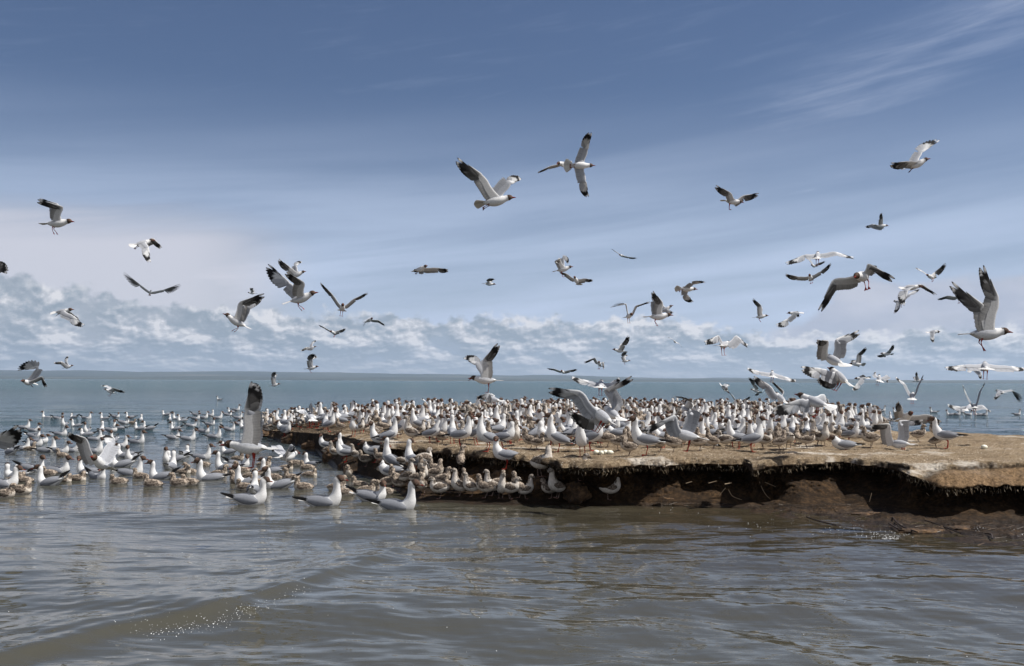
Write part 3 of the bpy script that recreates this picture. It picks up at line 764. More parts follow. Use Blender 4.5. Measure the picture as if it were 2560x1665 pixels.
# a second gentle swell at the right
WZ = Hh
Vw = np.stack([WX, WY, WZ], -1)
def mat_water():
    m, n, p, o = material('lake_water')
    tc_ = n.new('ShaderNodeTexCoord'); O = tc_.outputs['Object']; s3 = n.new('ShaderNodeSeparateXYZ'); n.l.new(O, s3.inputs[0])
    patch = n.noise(O, .35, 3, .5)
    y = n.m('ADD', s3.outputs[1], n.m('MULTIPLY', n.m('SUBTRACT', patch, .5), 8))
    right = n.m('MULTIPLY', n.mr(s3.outputs[0], -.8, 1.6), n.mr(s3.outputs[1], 3.6, 8.0))     # silt stirred up along the bank
    c = n.mix(n.m('MULTIPLY', right, .85), (.054, .051, .038), (.036, .028, .017))
    c = n.mix(n.mr(y, 8, 24), c, (.012, .030, .037))
    c = n.mix(n.mr(y, 30, 160), c, (.017, .060, .066))
    mw = n.new('ShaderNodeMapping'); mw.inputs['Scale'].default_value = (.045, .16, 1); n.l.new(O, mw.inputs[0])
    gust = n.mr(n.noise(mw.outputs[0], 1, 9, .72, .3), .36, .64, 0, 1)          # wind patches
    far_ = n.mr(s3.outputs[1], 9, 34)
    c = n.mix(n.m('MULTIPLY', n.m('MULTIPLY', gust, far_), .55), c, (.050, .085, .088))
    n.l.new(n.m('MULTIPLY', n.mr(s3.outputs[1], 18, 120, .5, .38), n.m('SUBTRACT', 1.12, n.m('MULTIPLY', n.m('MULTIPLY', gust, far_), .50))), p.inputs['Specular IOR Level'])
    n.l.new(c, p.inputs['Base Color'])
    p.inputs['IOR'].default_value = 1.33
    n.l.new(n.mr(s3.outputs[1], 10, 90, .035, .16), p.inputs['Roughness'])
    mp = n.new('ShaderNodeMapping'); mp.inputs['Scale'].default_value = (2.2, 7.5, 1); mp.inputs['Rotation'].default_value = (0, 0, -.10); n.l.new(O, mp.inputs[0])
    mp2 = n.new('ShaderNodeMapping'); mp2.inputs['Scale'].default_value = (.55, 2.4, 1); mp2.inputs['Rotation'].default_value = (0, 0, -.05); n.l.new(O, mp2.inputs[0])
    mp3 = n.new('ShaderNodeMapping'); mp3.inputs['Scale'].default_value = (.05, .35, 1); n.l.new(O, mp3.inputs[0])
    b1 = n.new('ShaderNodeBump'); b1.inputs['Distance'].default_value = .018
    n.l.new(n.mr(s3.outputs[1], 5, 14, .18, 1.0), b1.inputs['Strength'])
    n.l.new(n.noise(mp.outputs[0], 1.6, 3, .5, .6), b1.inputs['Height'])
    b2 = n.new('ShaderNodeBump'); b2.inputs['Distance'].default_value = .26
    n.l.new(n.mr(s3.outputs[1], 8, 30, 0.0, 1.0), b2.inputs['Strength'])
    n.l.new(n.noise(mp2.outputs[0], 1.5, 4, .55, .4), b2.inputs['Height']); n.l.new(b1.outputs[0], b2.inputs['Normal'])
    b3 = n.new('ShaderNodeBump'); b3.inputs['Distance'].default_value = 2.4
    n.l.new(n.mr(s3.outputs[1], 25, 110, 0.0, 1.0), b3.inputs['Strength'])
    n.l.new(n.noise(mp3.outputs[0], 1.5, 4, .6, .4), b3.inputs['Height']); n.l.new(b2.outputs[0], b3.inputs['Normal'])
    n.l.new(b3.outputs[0], p.inputs['Normal'])
    return m
WAT = mat_water()
water = link('water', mesh_from('water', Vw.reshape(-1, 3), grid_faces(*WX.shape)[:, ::-1], mat=WAT), kind='structure')
water['label'] = 'rippled lake water, brown near the bank and teal farther out'
# lake bed far plane closing the horizon all round
mb, nb_, pb, ob = material('lake_bed'); pb.inputs[0].default_value = (.03, .06, .07, 1); pb.inputs['Roughness'].default_value = .3
far = mesh_from('lake_bed', [(-10300, -280, -.6), (10300, -280, -.6), (10300, 11300, -.6), (-10300, 11300, -.6)], [[0, 1, 2, 3]], mat=mb)
link('lake_bed', far, kind='structure')

# ------------------------------------------------------------------ far shore
mh, nh_, ph_, oh_ = material('far_hills')
tch = nh_.new('ShaderNodeTexCoord'); mph = nh_.new('ShaderNodeMapping'); mph.inputs['Scale'].default_value = (.0011, .0011, .02); nh_.l.new(tch.outputs['Object'], mph.inputs[0])
nh_.l.new(nh_.ramp(nh_.noise(mph.outputs[0], 1, 6, .6), [(.35, (.012, .022, .020)), (.55, (.030, .040, .032)), (.70, (.060, .062, .048))]), ph_.inputs[0]); ph_.inputs['Roughness'].default_value = 1
def hills(name, y0, prof, seed, label):
    xs = np.linspace(-9500, 9500, 420); nd = 10; rows_ = []
    hgt = np.interp(xs/y0, [a for a, b in prof], [b for a, b in prof])*y0+fbm(np.stack([xs/900, xs*0, xs*0], 1), 5, seed)*y0*.0022
    for k in range(nd):
        q = k/(nd-1); yy = y0+2500*q
        z = -1+hgt*math.sin(q*math.pi/2*1.0)**.8+fbm(np.stack([xs/500, xs*0+q*6, xs*0], 1), 4, seed+5)*y0*.0016*math.sin(q*math.pi)
        rows_.append(np.stack([xs, np.full_like(xs, yy), z], 1))
    V_ = np.stack(rows_, 0)
    o = link(name, mesh_from(name, V_.reshape(-1, 3), grid_faces(nd, len(xs))[:, ::-1], mat=mh), kind='structure'); o['label'] = label
e_ = lambda dpx: dpx/FPX
hills('hills', 8200, [(-.9, e_(24)), (-.5, e_(27)), (-.35, e_(26)), (-.2, e_(22)), (-.1, e_(24)), (.05, e_(20)), (.15, e_(13)), (.2, e_(12)), (.35, e_(12)), (.5, e_(10)), (.9, e_(12))], 81, 'long low bluish hills on the far shore')
hills('hills', 6100, [(-.9, e_(14)), (-.45, e_(12)), (-.2, e_(11)), (0, e_(11)), (.2, e_(10)), (.5, e_(12)), (.9, e_(10))], 91, 'flat hazy shore plain across the lake')
# air between here and the hills
hz = bpy.data.materials.new('haze'); hz.use_nodes = True; nz_ = hz.node_tree.nodes; nz_.clear()
oz = nz_.new('ShaderNodeOutputMaterial'); pv = nz_.new('ShaderNodeVolumePrincipled')
pv.inputs['Color'].default_value = (.60, .77, 1.0, 1); pv.inputs['Density'].default_value = 0.000055; pv.inputs['Anisotropy'].default_value = .2
hz.node_tree.links.new(pv.outputs[0], oz.inputs['Volume'])
bx = [(x, y, z) for x in (-10500, 10500) for y in (-300, 11500) for z in (-1.6, 330)]
hf = [[0, 1, 3, 2], [4, 6, 7, 5], [0, 4, 5, 1], [2, 3, 7, 6], [0, 2, 6, 4], [1, 5, 7, 3]]
if HAZE: link('haze', mesh_from('haze', bx, hf, mat=hz, smooth=False), kind='stuff')
# ------------------------------------------------------------------ flying gulls
VW = {  # zoomed views of the photograph: origin and photo pixels per view pixel
 '1': (0, 440, .32307), '2': (500, 600, .32307), '3': (1000, 300, .32307), '4': (1140, 700, .32307), '5': (1640, 300, .38655),
 '6': (1640, 780, .23256), '7': (2060, 600, .34892), 'A': (0, 980, .18092), 'B': (400, 980, .19380), 'C': (800, 980, .20672),
 'D': (1200, 980, .20672), 'E': (1600, 980, .20672), 'F': (2000, 980, .27132), 'Z': (1350, 920, .11628), 'Y': (1960, 800, .12920),
 'G': (0, 0, 1.0756), 'M': (2370, 640, .16799)}
def vp(v, p): o = VW[v]; return (o[0]+p[0]*o[2], o[1]+p[1]*o[2])
# view, bill tip, tail tip, wrist1, tip1, wrist2, tip2, options, label   (wing 1 is the nearer one)
FLY = [
('1', (580,355),(300,372),(492,238),(290,182),(455,215),(305,178),dict(legs=1),'gull flying right at upper left with both wings swept back, legs dangling'),
('1', (1190,500),(1012,540),(1150,545),(1166,668),(1185,478),(1252,555),dict(s=165,legs=2,tail=.9,yd=.5,up=(0,-.5,.8)),'gull seen from above with downswept wings, below the upper left soaring one'),
('1', (1170,878),(1156,928),(1092,845),(958,742),(1262,880),(1396,835),dict(yd=-1),'gull gliding head-on over the left cloud bank with wide thin wings'),
('1', (572,1036),(395,1060),(565,1078),(656,1155),(545,1050),(610,1110),dict(legs=2,tail=.6,s=150,up=(0,-.6,.8)),'pale gull with one wing sloping down in front of the left clouds'),
('1', (572,1465),(478,1489),(482,1435),(415,1442),(520,1437),(530,1392),dict(legs=0),'small gull flying right just above the far shore at left'),
('G', (50,886),(83,892),(84,857),(41,861),(98,874),(109,900),dict(s=138,legs=2,yd=-.35,c1=(.5,.5,.5)),'gull with arched wings over the far shore at the left edge'),
('2', (910,410),(645,492),(812,330),(668,245),(700,330),(526,187),dict(s=235,tail=.4,legs=1,w1=-1,w2=1),'large gull flying right with black and white wings swept high, red legs down'),
('2', (798,250),(700,285),(705,215),(610,145),(748,200),(790,168),dict(legs=0,s=125),'gull partly hidden behind the large gull with swept wings'),
('2', (178,574),(395,690),(300,480),(498,415),(330,500),(470,445),dict(tail=1,s=205,legs=1),'white gull with fanned tail flying left, red legs hanging'),
('2', (368,408),(442,414),(385,380),(411,372),(400,390),(380,375),dict(legs=0,s=62),'tiny gull just above the fan-tailed white gull'),
('2', (1105,498),(1098,552),(1030,425),(931,327),(1185,458),(1298,408),dict(yd=-1,legs=3,tail=.9,s=118),'gull hovering head-on with wings raised in a wide V, legs straight down'),
('2', (1768,200),(1640,248),(1835,214),(1920,230),(1690,214),(1650,236),dict(s=105,yd=-.6,legs=2),'small gull gliding right with one long thin wing, middle of sky'),
('2', (1343,603),(1272,640),(1300,613),(1267,668),(1382,620),(1434,662),dict(s=95,yd=-.5,legs=0),'small gull with drooping dark-tipped wings before the cloud bank'),
('2', (1005,705),(1068,728),(972,681),(921,657),(1076,698),(1128,686),dict(s=88,yd=-.6,legs=1),'small gull flying level beneath the V-winged hovering gull'),
('2', (893,827),(832,842),(822,828),(777,855),(872,805),(904,777),dict(s=66,legs=2),'tiny gull with tilted wings above the vertical-winged small gull'),
('2', (918,980),(805,1000),(858,935),(898,888),(872,925),(908,905),dict(legs=1,s=98),'small gull flying right with one wing straight up, over the shore'),
('2', (610,1115),(545,1130),(573,1062),(592,1024),(586,1060),(597,1040),dict(legs=0,s=66),'tiny gull with vertical wing just above the lake horizon'),
('B', (755,675),(1548,735),(1085,250),(1185,-138),(1110,255),(1212,-120),dict(s=372,tail=1,legs=3,w1=.0,w2=.5),'biggest low-flying gull crossing left over the water, wing held straight up'),
('3', (872,602),(598,652),(645,425),(444,292),(860,500),(937,452),dict(legs=2,tail=.7,s=218),'large gull soaring right in mid sky, long dark wing up, short far wing'),
('3', (1482,352),(1296,352),(1455,235),(1480,95),(1440,470),(1460,593),dict(s=200,legs=2,tail=1,up=(0,.9,.45),swap=1),'gull banking overhead with wings spread vertically, highest of all'),
('3', (1208,335),(1320,345),(1158,358),(1070,402),(1300,330),(1330,318),dict(s=150,legs=0,yd=-.5),'gull crossing left behind the banking gull, one wing showing'),
('3', (1690,1045),(1748,1054),(1672,1019),(1638,998),(1772,1060),(1836,1068),dict(s=62,legs=0,yd=-.6),'tiny white gull with thin curved wings high in the middle'),
('3', (746,1272),(633,1266),(690,1250),(735,1235),(700,1258),(718,1245),dict(legs=0,s=88),'tiny gull flying right with wings close to its back, mid sky'),
('3', (1345,1135),(1176,1175),(1232,1066),(1206,1105),(1270,1075),(1300,1110),dict(legs=3,s=135,w1=-1,w2=1),'gull with half-folded raised wings and orange legs, above a gliding gull'),
('3', (1343,1210),(1392,1280),(1290,1188),(1236,1174),(1432,1225),(1494,1240),dict(s=102,yd=-.8,legs=0,tail=.9),'gull gliding just under the half-folded gull, dark wing tips out flat'),
('4', (104,765),(356,780),(205,620),(324,490),(150,660),(58,604),dict(s=222,tail=.8,legs=3,open=1,w1=.4),'gull calling with open bill, wings up, above the middle of the flock'),
('4', (180,905),(380,940),(262,872),(158,905),(300,890),(200,935),dict(c1=(.1,.9,-.3),c2=(.1,.9,0),s=180,tail=.5,legs=1,yd=.3,up=(0,-.5,.85)),'gull skimming low with wings down, beneath the calling gull'),
('4', (1366,262),(1308,292),(1318,184),(1194,212),(1388,200),(1501,168),dict(c1=(.1,.8,.5),c2=(-.1,.8,.5),yd=-.9,legs=3,s=128),'gull hovering with both wings bent upward, left of a tight pair'),
('4', (1662,276),(1466,285),(1605,178),(1524,84),(1570,160),(1530,108),dict(tail=1,s=190,legs=1,w1=-.3),'fan-tailed white gull with steep raised wing, front one of the pair'),
('4', (1655,210),(1585,250),(1640,228),(1682,250),(1600,190),(1580,150),dict(s=115,legs=0),'gull mostly hidden behind the fan-tailed white gull'),
('4', (1866,72),(1698,66),(1840,34),(1930,16),(1790,110),(1836,168),dict(s=145,legs=2,tail=.8,up=(0,.7,.7),swap=1),'gull seen from below with one wing down, right of the tight pair'),
('4', (1210,538),(1326,556),(1278,500),(1333,431),(1265,505),(1310,470),dict(s=100,legs=0,tail=.8),'white gull flying left with raised wing above another small gull'),
('4', (1346,625),(1272,630),(1298,592),(1326,560),(1310,600),(1330,580),dict(s=68,legs=1),'small gull under the white left-flying gull'),
('4', (1682,468),(1712,490),(1668,452),(1636,443),(1726,490),(1748,522),dict(s=58,yd=.5,legs=0),'tiny gull with diagonal wings in front of grey cloud'),
('4', (1102,632),(1122,672),(1075,600),(989,636),(1142,635),(1146,690),dict(c1=(.1,.8,.5),c2=(-.4,.3,.8),s=98,yd=-.7,legs=1),'gull with one wing arched out and one down, over the distant shore'),
('4', (810,702),(852,724),(765,688),(706,683),(878,697),(938,690),dict(s=82,yd=-.7,legs=0),'small gull gliding flat over the distant shoreline, middle'),
('Z', (1060,830),(1640,1235),(900,490),(178,438),(1120,1090),(620,930),dict(c=(.45,.85,.1),s=290,legs=3,tail=.2,w1=-.3,yd=.5,up=(.35,-.62,.7)),'huge-looking gull landing in mid flock with broad grey wings toward left'),
('Z', (1330,820),(1790,1130),(1360,470),(1975,170),(1480,700),(1620,520),dict(c1=(.75,.6,.2),s=265,legs=0,tail=.5,w1=-.4,yd=.3),'gull rising behind the landing gull, one long wing pointing up right'),
('Z', (1330,290),(1280,430),(1080,285),(668,190),(1500,325),(1712,205),dict(s=190,yd=1,legs=3,tail=.8),'gull flying away above the landing gull, long thin wings level'),
('E', (378,478),(745,560),(430,270),(50,460),(600,190),(720,430),dict(c1=(.1,1,.2),c2=(.9,.4,.2),s=285,legs=3,tail=.3,w1=-.8,w2=-.8),'gull landing among chicks with cupped dark grey wings, head low'),
('6', (265,1000),(370,1100),(352,950),(178,903),(330,1000),(300,980),dict(c1=(.2,.9,.1),s=165,legs=0,yd=.5),'wing of a gull lifting behind the cup-winged landing gull'),
('5', (1764,254),(1603,318),(1640,266),(1519,278),(1722,212),(1836,128),dict(s=190,legs=2),'gull gliding alone at top right with far wing raised high'),
('5', (556,532),(428,520),(486,470),(387,421),(560,488),(666,475),dict(c1=(-.5,.6,.2),c2=(-.1,.8,.3),s=150,legs=3,tail=1),'gull with white fanned tail and hanging legs, alone in right blue sky'),
('5', (1503,684),(1408,684),(1468,640),(1461,600),(1402,672),(1354,690),dict(s=98,legs=0),'small lone gull flying right below the top right one'),
('5', (1048,858),(1040,900),(962,870),(836,927),(1152,850),(1283,890),dict(s=165,yd=1,legs=3),'gull from behind with very wide bowed wings, right sky'),
('5', (997,937),(1046,950),(992,912),(976,890),(1050,925),(1096,913),dict(s=80,legs=0,yd=-.5),'small gull just under the bow-winged gull'),
('5', (992,998),(1004,1042),(920,1013),(838,995),(1062,980),(1133,925),dict(s=118,yd=-1,legs=1),'gull head-on with uneven wings, beneath the bow-winged gull'),
('5', (1270,1015),(1404,1000),(1145,1028),(1049,1232),(1372,925),(1546,1028),dict(c1=(.6,.75,.4),c2=(.1,.9,.5),s=290,yd=-.8,legs=1,tail=.9,w1=-.2),'large gull coming head-on with one long wing hanging down, right sky'),
('5', (1740,998),(1812,1028),(1722,982),(1681,963),(1800,985),(1874,926),dict(s=108,legs=1,yd=-.4),'small gull with raised far wing above the grey-winged pair at right'),
('5', (1697,1080),(1600,1085),(1630,1105),(1604,1202),(1722,1063),(1816,1131),dict(s=150,legs=0,up=(0,-.5,.85)),'gull flying right with pale wings drooping, upper of the right pair'),
('5', (1538,1172),(1602,1185),(1553,1190),(1540,1252),(1625,1130),(1692,1091),dict(s=112,legs=1,yd=.2),'gull flying left with dark-tipped wings, lower of the right pair'),
('5', (1942,1130),(1978,1172),(1888,1135),(1821,1158),(1980,1150),(2006,1188),dict(s=100,legs=1,yd=-.7),'small gull with left wing outstretched beside the largest right-hand gull'),
('M', (944,1138),(180,1166),(585,770),(55,380),(770,650),(530,135),dict(s=305,legs=1,tail=.3,w1=.2,w2=.1),'largest gull at right edge flying right with both long wings raised'),
('5', (725,1265),(628,1278),(683,1200),(629,1153),(690,1220),(660,1180),dict(s=100,legs=1),'gull flying right with dark wing upright over white cloud top'),
('5', (842,1252),(958,1246),(850,1285),(775,1326),(885,1250),(920,1278),dict(s=108,legs=2,tail=.9),'white-tailed gull flying left with near wing trailing down'),
('6', (808,332),(648,366),(672,248),(517,325),(862,248),(992,360),dict(c1=(.1,.9,-.4),c2=(-.1,.9,-.4),s=190,yd=.55,legs=3,tail=1),'gull hovering with both wings arched, white tail fanned, over the clouds'),
('6', (1245,640),(1262,705),(1120,640),(976,603),(1375,690),(1509,736),dict(s=140,yd=1,legs=3,tail=.9),'gull flying away on long flat slanting wings near the horizon'),
('6', (1275,870),(1412,985),(1230,790),(1050,690),(1375,850),(1240,735),dict(c1=(-.5,.85,-.1),c2=(-.3,.85,.1),s=175,legs=0,tail=.3,yd=.4,w1=-.5,up=(.3,-.5,.8)),'gull taking off over the water with splayed black-tipped wing'),
('6', (1035,835),(1118,860),(1036,790),(992,704),(1085,870),(1060,895),dict(s=80,legs=0),'small gull with wing straight up left of the one taking off'),
('6', (772,862),(695,778),(755,800),(735,845),(770,800),(790,790),dict(s=90,legs=0,tail=1),'white gull diving away, tail upward, over the flock edge'),
('6', (865,962),(912,1000),(828,902),(778,853),(940,940),(1019,908),dict(s=105,yd=-.8,legs=0),'gull rising head-on with wings in a V from the back of the flock'),
('6', (1508,892),(1906,1032),(1560,930),(1232,1058),(1800,880),(1852,950),dict(c1=(.35,.95,-.1),c2=(.5,.8,0),s=280,legs=3,tail=.6,w1=-.3,yd=.3,up=(0,-.55,.82)),'big white gull alighting with spread pale wing, facing left, over the flock'),
('Y', (708,658),(1215,890),(868,400),(638,390),(990,370),(1448,200),dict(c1=(-.6,.75,.2),c2=(.65,.7,.1),s=255,legs=0,tail=1,yd=.4),'gull climbing with fanned white tail and dark raised wings'),
('Y', (860,930),(1306,1272),(740,935),(325,912),(980,1130),(625,1110),dict(c1=(.1,1,-.1),c2=(.1,1,0),s=255,legs=3,tail=.2,yd=.3,up=(.2,-.6,.75)),'gull just beneath the climbing fan-tailed gull, wings stretched left'),
('7', (184,887),(292,892),(236,820),(301,769),(225,882),(188,872),dict(s=105,legs=0,tail=.9),'white gull flying left with one grey wing up, beside the climbing gull'),
('7', (415,815),(484,818),(462,792),(496,749),(425,818),(378,829),dict(s=85,legs=0,tail=.7),'small gull flying left with pale wing raised over low cloud'),
('7', (828,657),(736,662),(790,688),(789,737),(815,645),(824,668),dict(s=92,legs=0),'small gull with wing pointing down, right clouds'),
('7', (1150,880),(1165,932),(1010,893),(864,916),(1330,903),(1434,918),dict(s=195,yd=1,legs=3,tail=1),'gull flying away at right edge with very long level wings'),
('7', (1108,912),(1056,935),(1128,950),(1131,1000),(1090,920),(1075,930),dict(s=98,legs=0,tail=.7),'small gull beneath the long level-winged gull'),
('7', (238,993),(302,990),(240,1022),(200,1076),(275,998),(336,988),dict(s=100,legs=0),'grey-winged gull gliding down just above the horizon line'),
('7', (392,968),(402,1018),(372,962),(368,945),(452,965),(462,1022),dict(s=125,yd=1,legs=3,tail=1),'white gull from behind with cupped wings near the horizon'),
('7', (638,1088),(630,1150),(580,1028),(511,981),(672,1040),(710,967),dict(s=125,yd=.8,legs=3,tail=1),'gull from behind with wings in a tall V over the lake'),
('7', (702,1002),(648,1012),(672,970),(667,944),(660,990),(641,980),dict(s=72,legs=0),'tiny gull behind the tall V-winged one'),
('7', (1070,1180),(1082,1205),(1022,1110),(992,1034),(1112,1090),(1152,1022),dict(s=118,yd=1,legs=3),'gull with narrow wings in a steep V over the right water'),
('7', (1060,1175),(1004,1228),(980,1195),(880,1180),(1132,1180),(1197,1230),dict(s=130,yd=.7,legs=0),'gull skimming the water behind the steep V-winged gull'),
('7', (1232,1082),(1300,1096),(1238,1092),(1216,1146),(1340,1073),(1393,1162),dict(s=118,legs=0,yd=.4,up=(0,-.4,.9)),'gull with humped wings low over the water at right edge'),
('F', (790,470),(1048,482),(830,290),(640,305),(905,262),(1145,258),dict(c1=(-.8,.65,.1),c2=(.8,.6,.1),s=235,legs=3,tail=.3,yd=.4,w1=-.5,w2=-.5),'gull on the island flapping both wings, nearest the right end'),
('F', (1040,190),(900,275),(945,150),(908,88),(1185,205),(1305,280),dict(c1=(-.6,.6,.2),c2=(.1,.9,.3),s=215,legs=0,tail=.5,yd=-.4),'gull flapping just behind the right-end flapping gull'),
('1', (-190,860),(-320,880),(-60,740),(55,752),(-180,800),(-160,700),dict(s=210,legs=1),'gull mostly out of the picture at the left edge, wing tip only'),
('G', (236,902),(277,918),(262,901),(291,911),(248,900),(234,897),dict(s=92,legs=1,yd=-.3),'small gull low over open water at left'),
('C', (1300,165),(1335,160),(1275,115),(1222,85),(1320,140),(1388,72),dict(s=75,legs=0,yd=-.5),'small gull with narrow raised wings at the back edge of the flock'),
('C', (1465,165),(1500,172),(1430,155),(1380,140),(1480,150),(1500,130),dict(s=70,legs=0,yd=-.5),'small gull landing at the back edge, short wing out'),
('B', (1905,260),(1980,380),(1860,225),(1690,245),(1950,215),(1930,330),dict(s=190,legs=3,yd=.3),'gull fluttering on the far left tip of the island'),
('A', (1255,890),(1545,1075),(1200,640),(938,560),(1475,720),(1395,600),dict(c1=(-.95,.3,.2),c2=(.9,.4,.2),s=290,legs=0,yd=-.6,tail=.3),'gull beating both wings upright amid the swimmers'),
('B', (1800,795),(1480,850),(1690,670),(1755,735),(1560,690),(1475,775),dict(c1=(-.3,.9,0),s=265,legs=0,yd=.2,tail=.2,w1=-1),'gull on the water with one pale wing arched, near the bank'),
('A', (-420,760),(-800,800),(-130,640),(255,455),(-500,560),(-600,400),dict(s=330,legs=0),'big gull beyond the left edge, only its black-tipped wing inside'),
]
def build_flyer(row, i):
    v, h, t, w1, p1, w2, p2, op, lab = row
    h, t, w1, p1, w2, p2 = [np.array(vp(v, q)) for q in (h, t, w1, p1, w2, p2)]
    s = op.get('s') or np.linalg.norm(h-t)/.41
    need = max(max(np.linalg.norm(p1-w1), np.linalg.norm(p2-w2))/.365, max(np.linalg.norm(w1-(h+t)/2), np.linalg.norm(w2-(h+t)/2))/.27)
    s = min(max(s, need), s*1.3)
    d = FPX/s
    ppm = s
    dh = np.linalg.norm(h-t)/ppm
    yd = op.get('yd', 0.0)
    body_d = math.sqrt(max(0, .41**2-min(dh, .41)**2))
    sgn = (1 if yd > 0 else -1) if yd else 0.0
    body_d = body_d*sgn if yd else body_d*0
    ctr_px = h*.5+t*.5
    ctr = at(ctr_px[0], ctr_px[1], d)
    H = at(h[0], h[1], d+body_d*.5)-ctr; T_ = at(t[0], t[1], d-body_d*.5)-ctr
    f = nrm(H-T_); H = f*.205; T_ = -f*.205
    Sd = f*.05
    out = []
    for k, (w, p) in enumerate(((w1, p1), (w2, p2))):
        wsg = op.get('w%d' % (k+1), None)
        facing = abs(yd) >= .65
        base = (-1 if k == 0 else 1)
        a0 = at(w[0], w[1], d)-ctr; b0 = at(p[0], p[1], d)-ctr
        La, Lh = .19, .335
        pa = np.linalg.norm((a0-Sd)[[0, 2]]); ph = np.linalg.norm((b0-a0)[[0, 2]])
        La = min(La, max(pa*1.35, .05)); Lh = min(Lh, max(ph*1.14, .10))
        za = math.sqrt(max(0, La**2-pa**2)); zh = math.sqrt(max(0, Lh**2-ph**2))
        if facing: za *= (.5 if f[1] > 0 else -.5); zh *= 0
        else: za *= base; zh *= base
        if wsg is not None: za *= abs(wsg)*(1 if wsg*base > 0 else 1); zh *= abs(wsg)
        za = max(-.16, min(.16, za)); zh = max(-.24, min(.24, zh))
        da = d+Sd[1]*.5+za
        A_ = at(w[0], w[1], da)-ctr; B_ = at(p[0], p[1], da+zh)-ctr
        # keep the hand no shorter than a folded minimum
        out.append((A_, B_))
    chords = []
    for k_ in ('c1', 'c2'):
        c_ = op.get(k_) or op.get('c')
        chords.append(None if c_ is None else CR @ np.array([c_[0], -c_[1], -(c_[2] if len(c_) > 2 else .25)]))
    side = None
    if op.get('swap'): side = (True, False)
    me = flight_mesh('flying_gull', H, T_, out, legs=op.get('legs', 1), tail=op.get('tail', .5), up_hint=op.get('up'), side=side, seed=i, neck=random.uniform(-.004, .008), bill_open=bool(op.get('open')), pit_=op.get('pit', -.42 if abs(yd) >= .6 else -.12), chords=chords)
    return link('flying_gull', me, loc=ctr, label=lab, cat='gull', group='gulls on the wing')
FLYERS = [build_flyer(r_, i) for i, r_ in enumerate(FLY)]

# ------------------------------------------------------------------ swimming and standing birds
def variants(n, fn): return [fn(k) for k in range(n)]
yaws = [0, 35, -35, 14, -70, 110, 0, -20, 20, 150]
SW = variants(10, lambda k: perched_mesh('swimming_gull', pitchdeg=[-9, -6, -11, -7, -12, -5, -8, -10, -14, -7][k], neckh=[.005, .02, 0, .03, -.02, .012, -.03, .0, .025, .01][k], yaw=yaws[k], swim=True, seed=k, wingup=[0, .3, .6, .1, .8, 0, .4, .2, 1.0, .3][k]))
ST = variants(14, lambda k: perched_mesh('standing_gull', pitchdeg=[3, 8, 0, 14, 5, -3, 20, 6, 2, 10, 26, 4, 12, 8][k], neckh=[.0, .02, -.02, .03, .0, -.03, .035, .015, .01, .03, .045, -.04, .02, .0][k], yaw=[0, 30, -40, 0, 80, 10, 0, -75, 120, -20, 20, 0, -110, 45][k], lowhead=[0, 0, 0, 0, .01, .03, 0, 0, 0, 0, 0, .05, 0, 0][k], seed=30+k))
CH = variants(8, lambda k: perched_mesh('gull_chick', pitchdeg=[4, 12, 0, 20, 8, -4, 15, 6][k], neckh=[.0, .02, -.02, .025, .005, -.035, .012, -.01][k], yaw=[0, 30, -40, 0, 70, 10, -60, 120][k], chick=1 if k % 2 == 0 else 2, seed=60+k))
CS = variants(4, lambda k: perched_mesh('swimming_chick', pitchdeg=[-4, -6, -2, -5][k], neckh=[-.02, .0, -.035, -.045][k], yaw=[0, 40, -50, 100][k], chick=1, swim=True, seed=80+k))
ZR = dict(R=0, L=180, A=90, T=270, r=30, l=150, q=-35, k=215)   # facing codes: right left away towards; r/l also away, q/k also towards
BIRDS = []      # dicts: obj px py type heading
def put(kind, px, py, face, var=None, scale=1.0, world=None, z=None):
    if world is None:
        g = ground(px, py, 0) if kind in ('sw', 'cs') else land_at(px, py)
    else: g = np.array(world)
    if z is not None: g = ground(px, py, z)
    ms, nm, grp = dict(sw=(SW, 'swimming_gull', 'gulls swimming beside the island'), st=(ST, 'standing_gull', 'adult gulls standing on the island'),
              ch=(CH, 'gull_chick', 'downy young gulls on the island'), cs=(CS, 'swimming_chick', 'downy chicks on the water'))[kind]
    if kind == 'ch': scale *= .70
    if kind == 'st': scale *= .87
    if kind == 'cs': scale *= .80
    k = var if var is not None else random.randrange(len(ms))
    hd = ZR[face] if isinstance(face, str) else face
    hd = hd+random.uniform(-9, 9)
    lean_ = (R(random.uniform(-5, 5)), R(random.uniform(-6, 5))) if kind in ('st', 'ch') else (R(random.uniform(-3, 3)), R(random.uniform(-3, 3)))
    if kind in ('st', 'ch') and world is not None and random.random() < .16: g[2] -= random.uniform(.05, .095)*scale
    sink = -.004 if kind in ('sw', 'cs') else -.002
    o = link(nm, ms[k % len(ms)], loc=(g[0], g[1], g[2]+sink), rot=(lean_[0], lean_[1], R(hd)), scale=scale*random.uniform(.94, 1.06), cat='gull' if kind in ('sw', 'st') else 'gull chick', group=grp)
    x, y, d = proj(g+np.array([0, 0, .1]))
    BIRDS.append(dict(o=o, px=x, py=y, kind=kind, hd=hd % 360, d=d, g=g, var=k, manual=world is None))
    return o
def putv(v, kind, data, **kw):
    for it in data.split(';'):
        q = it.split()
        if not q: continue
        x, y = vp(v, (float(q[0]), float(q[1])))
        put(kind, x, y, q[2], int(q[3]) if len(q) > 3 else None, float(q[4]) if len(q) > 4 else kw.get('scale', 1.0))
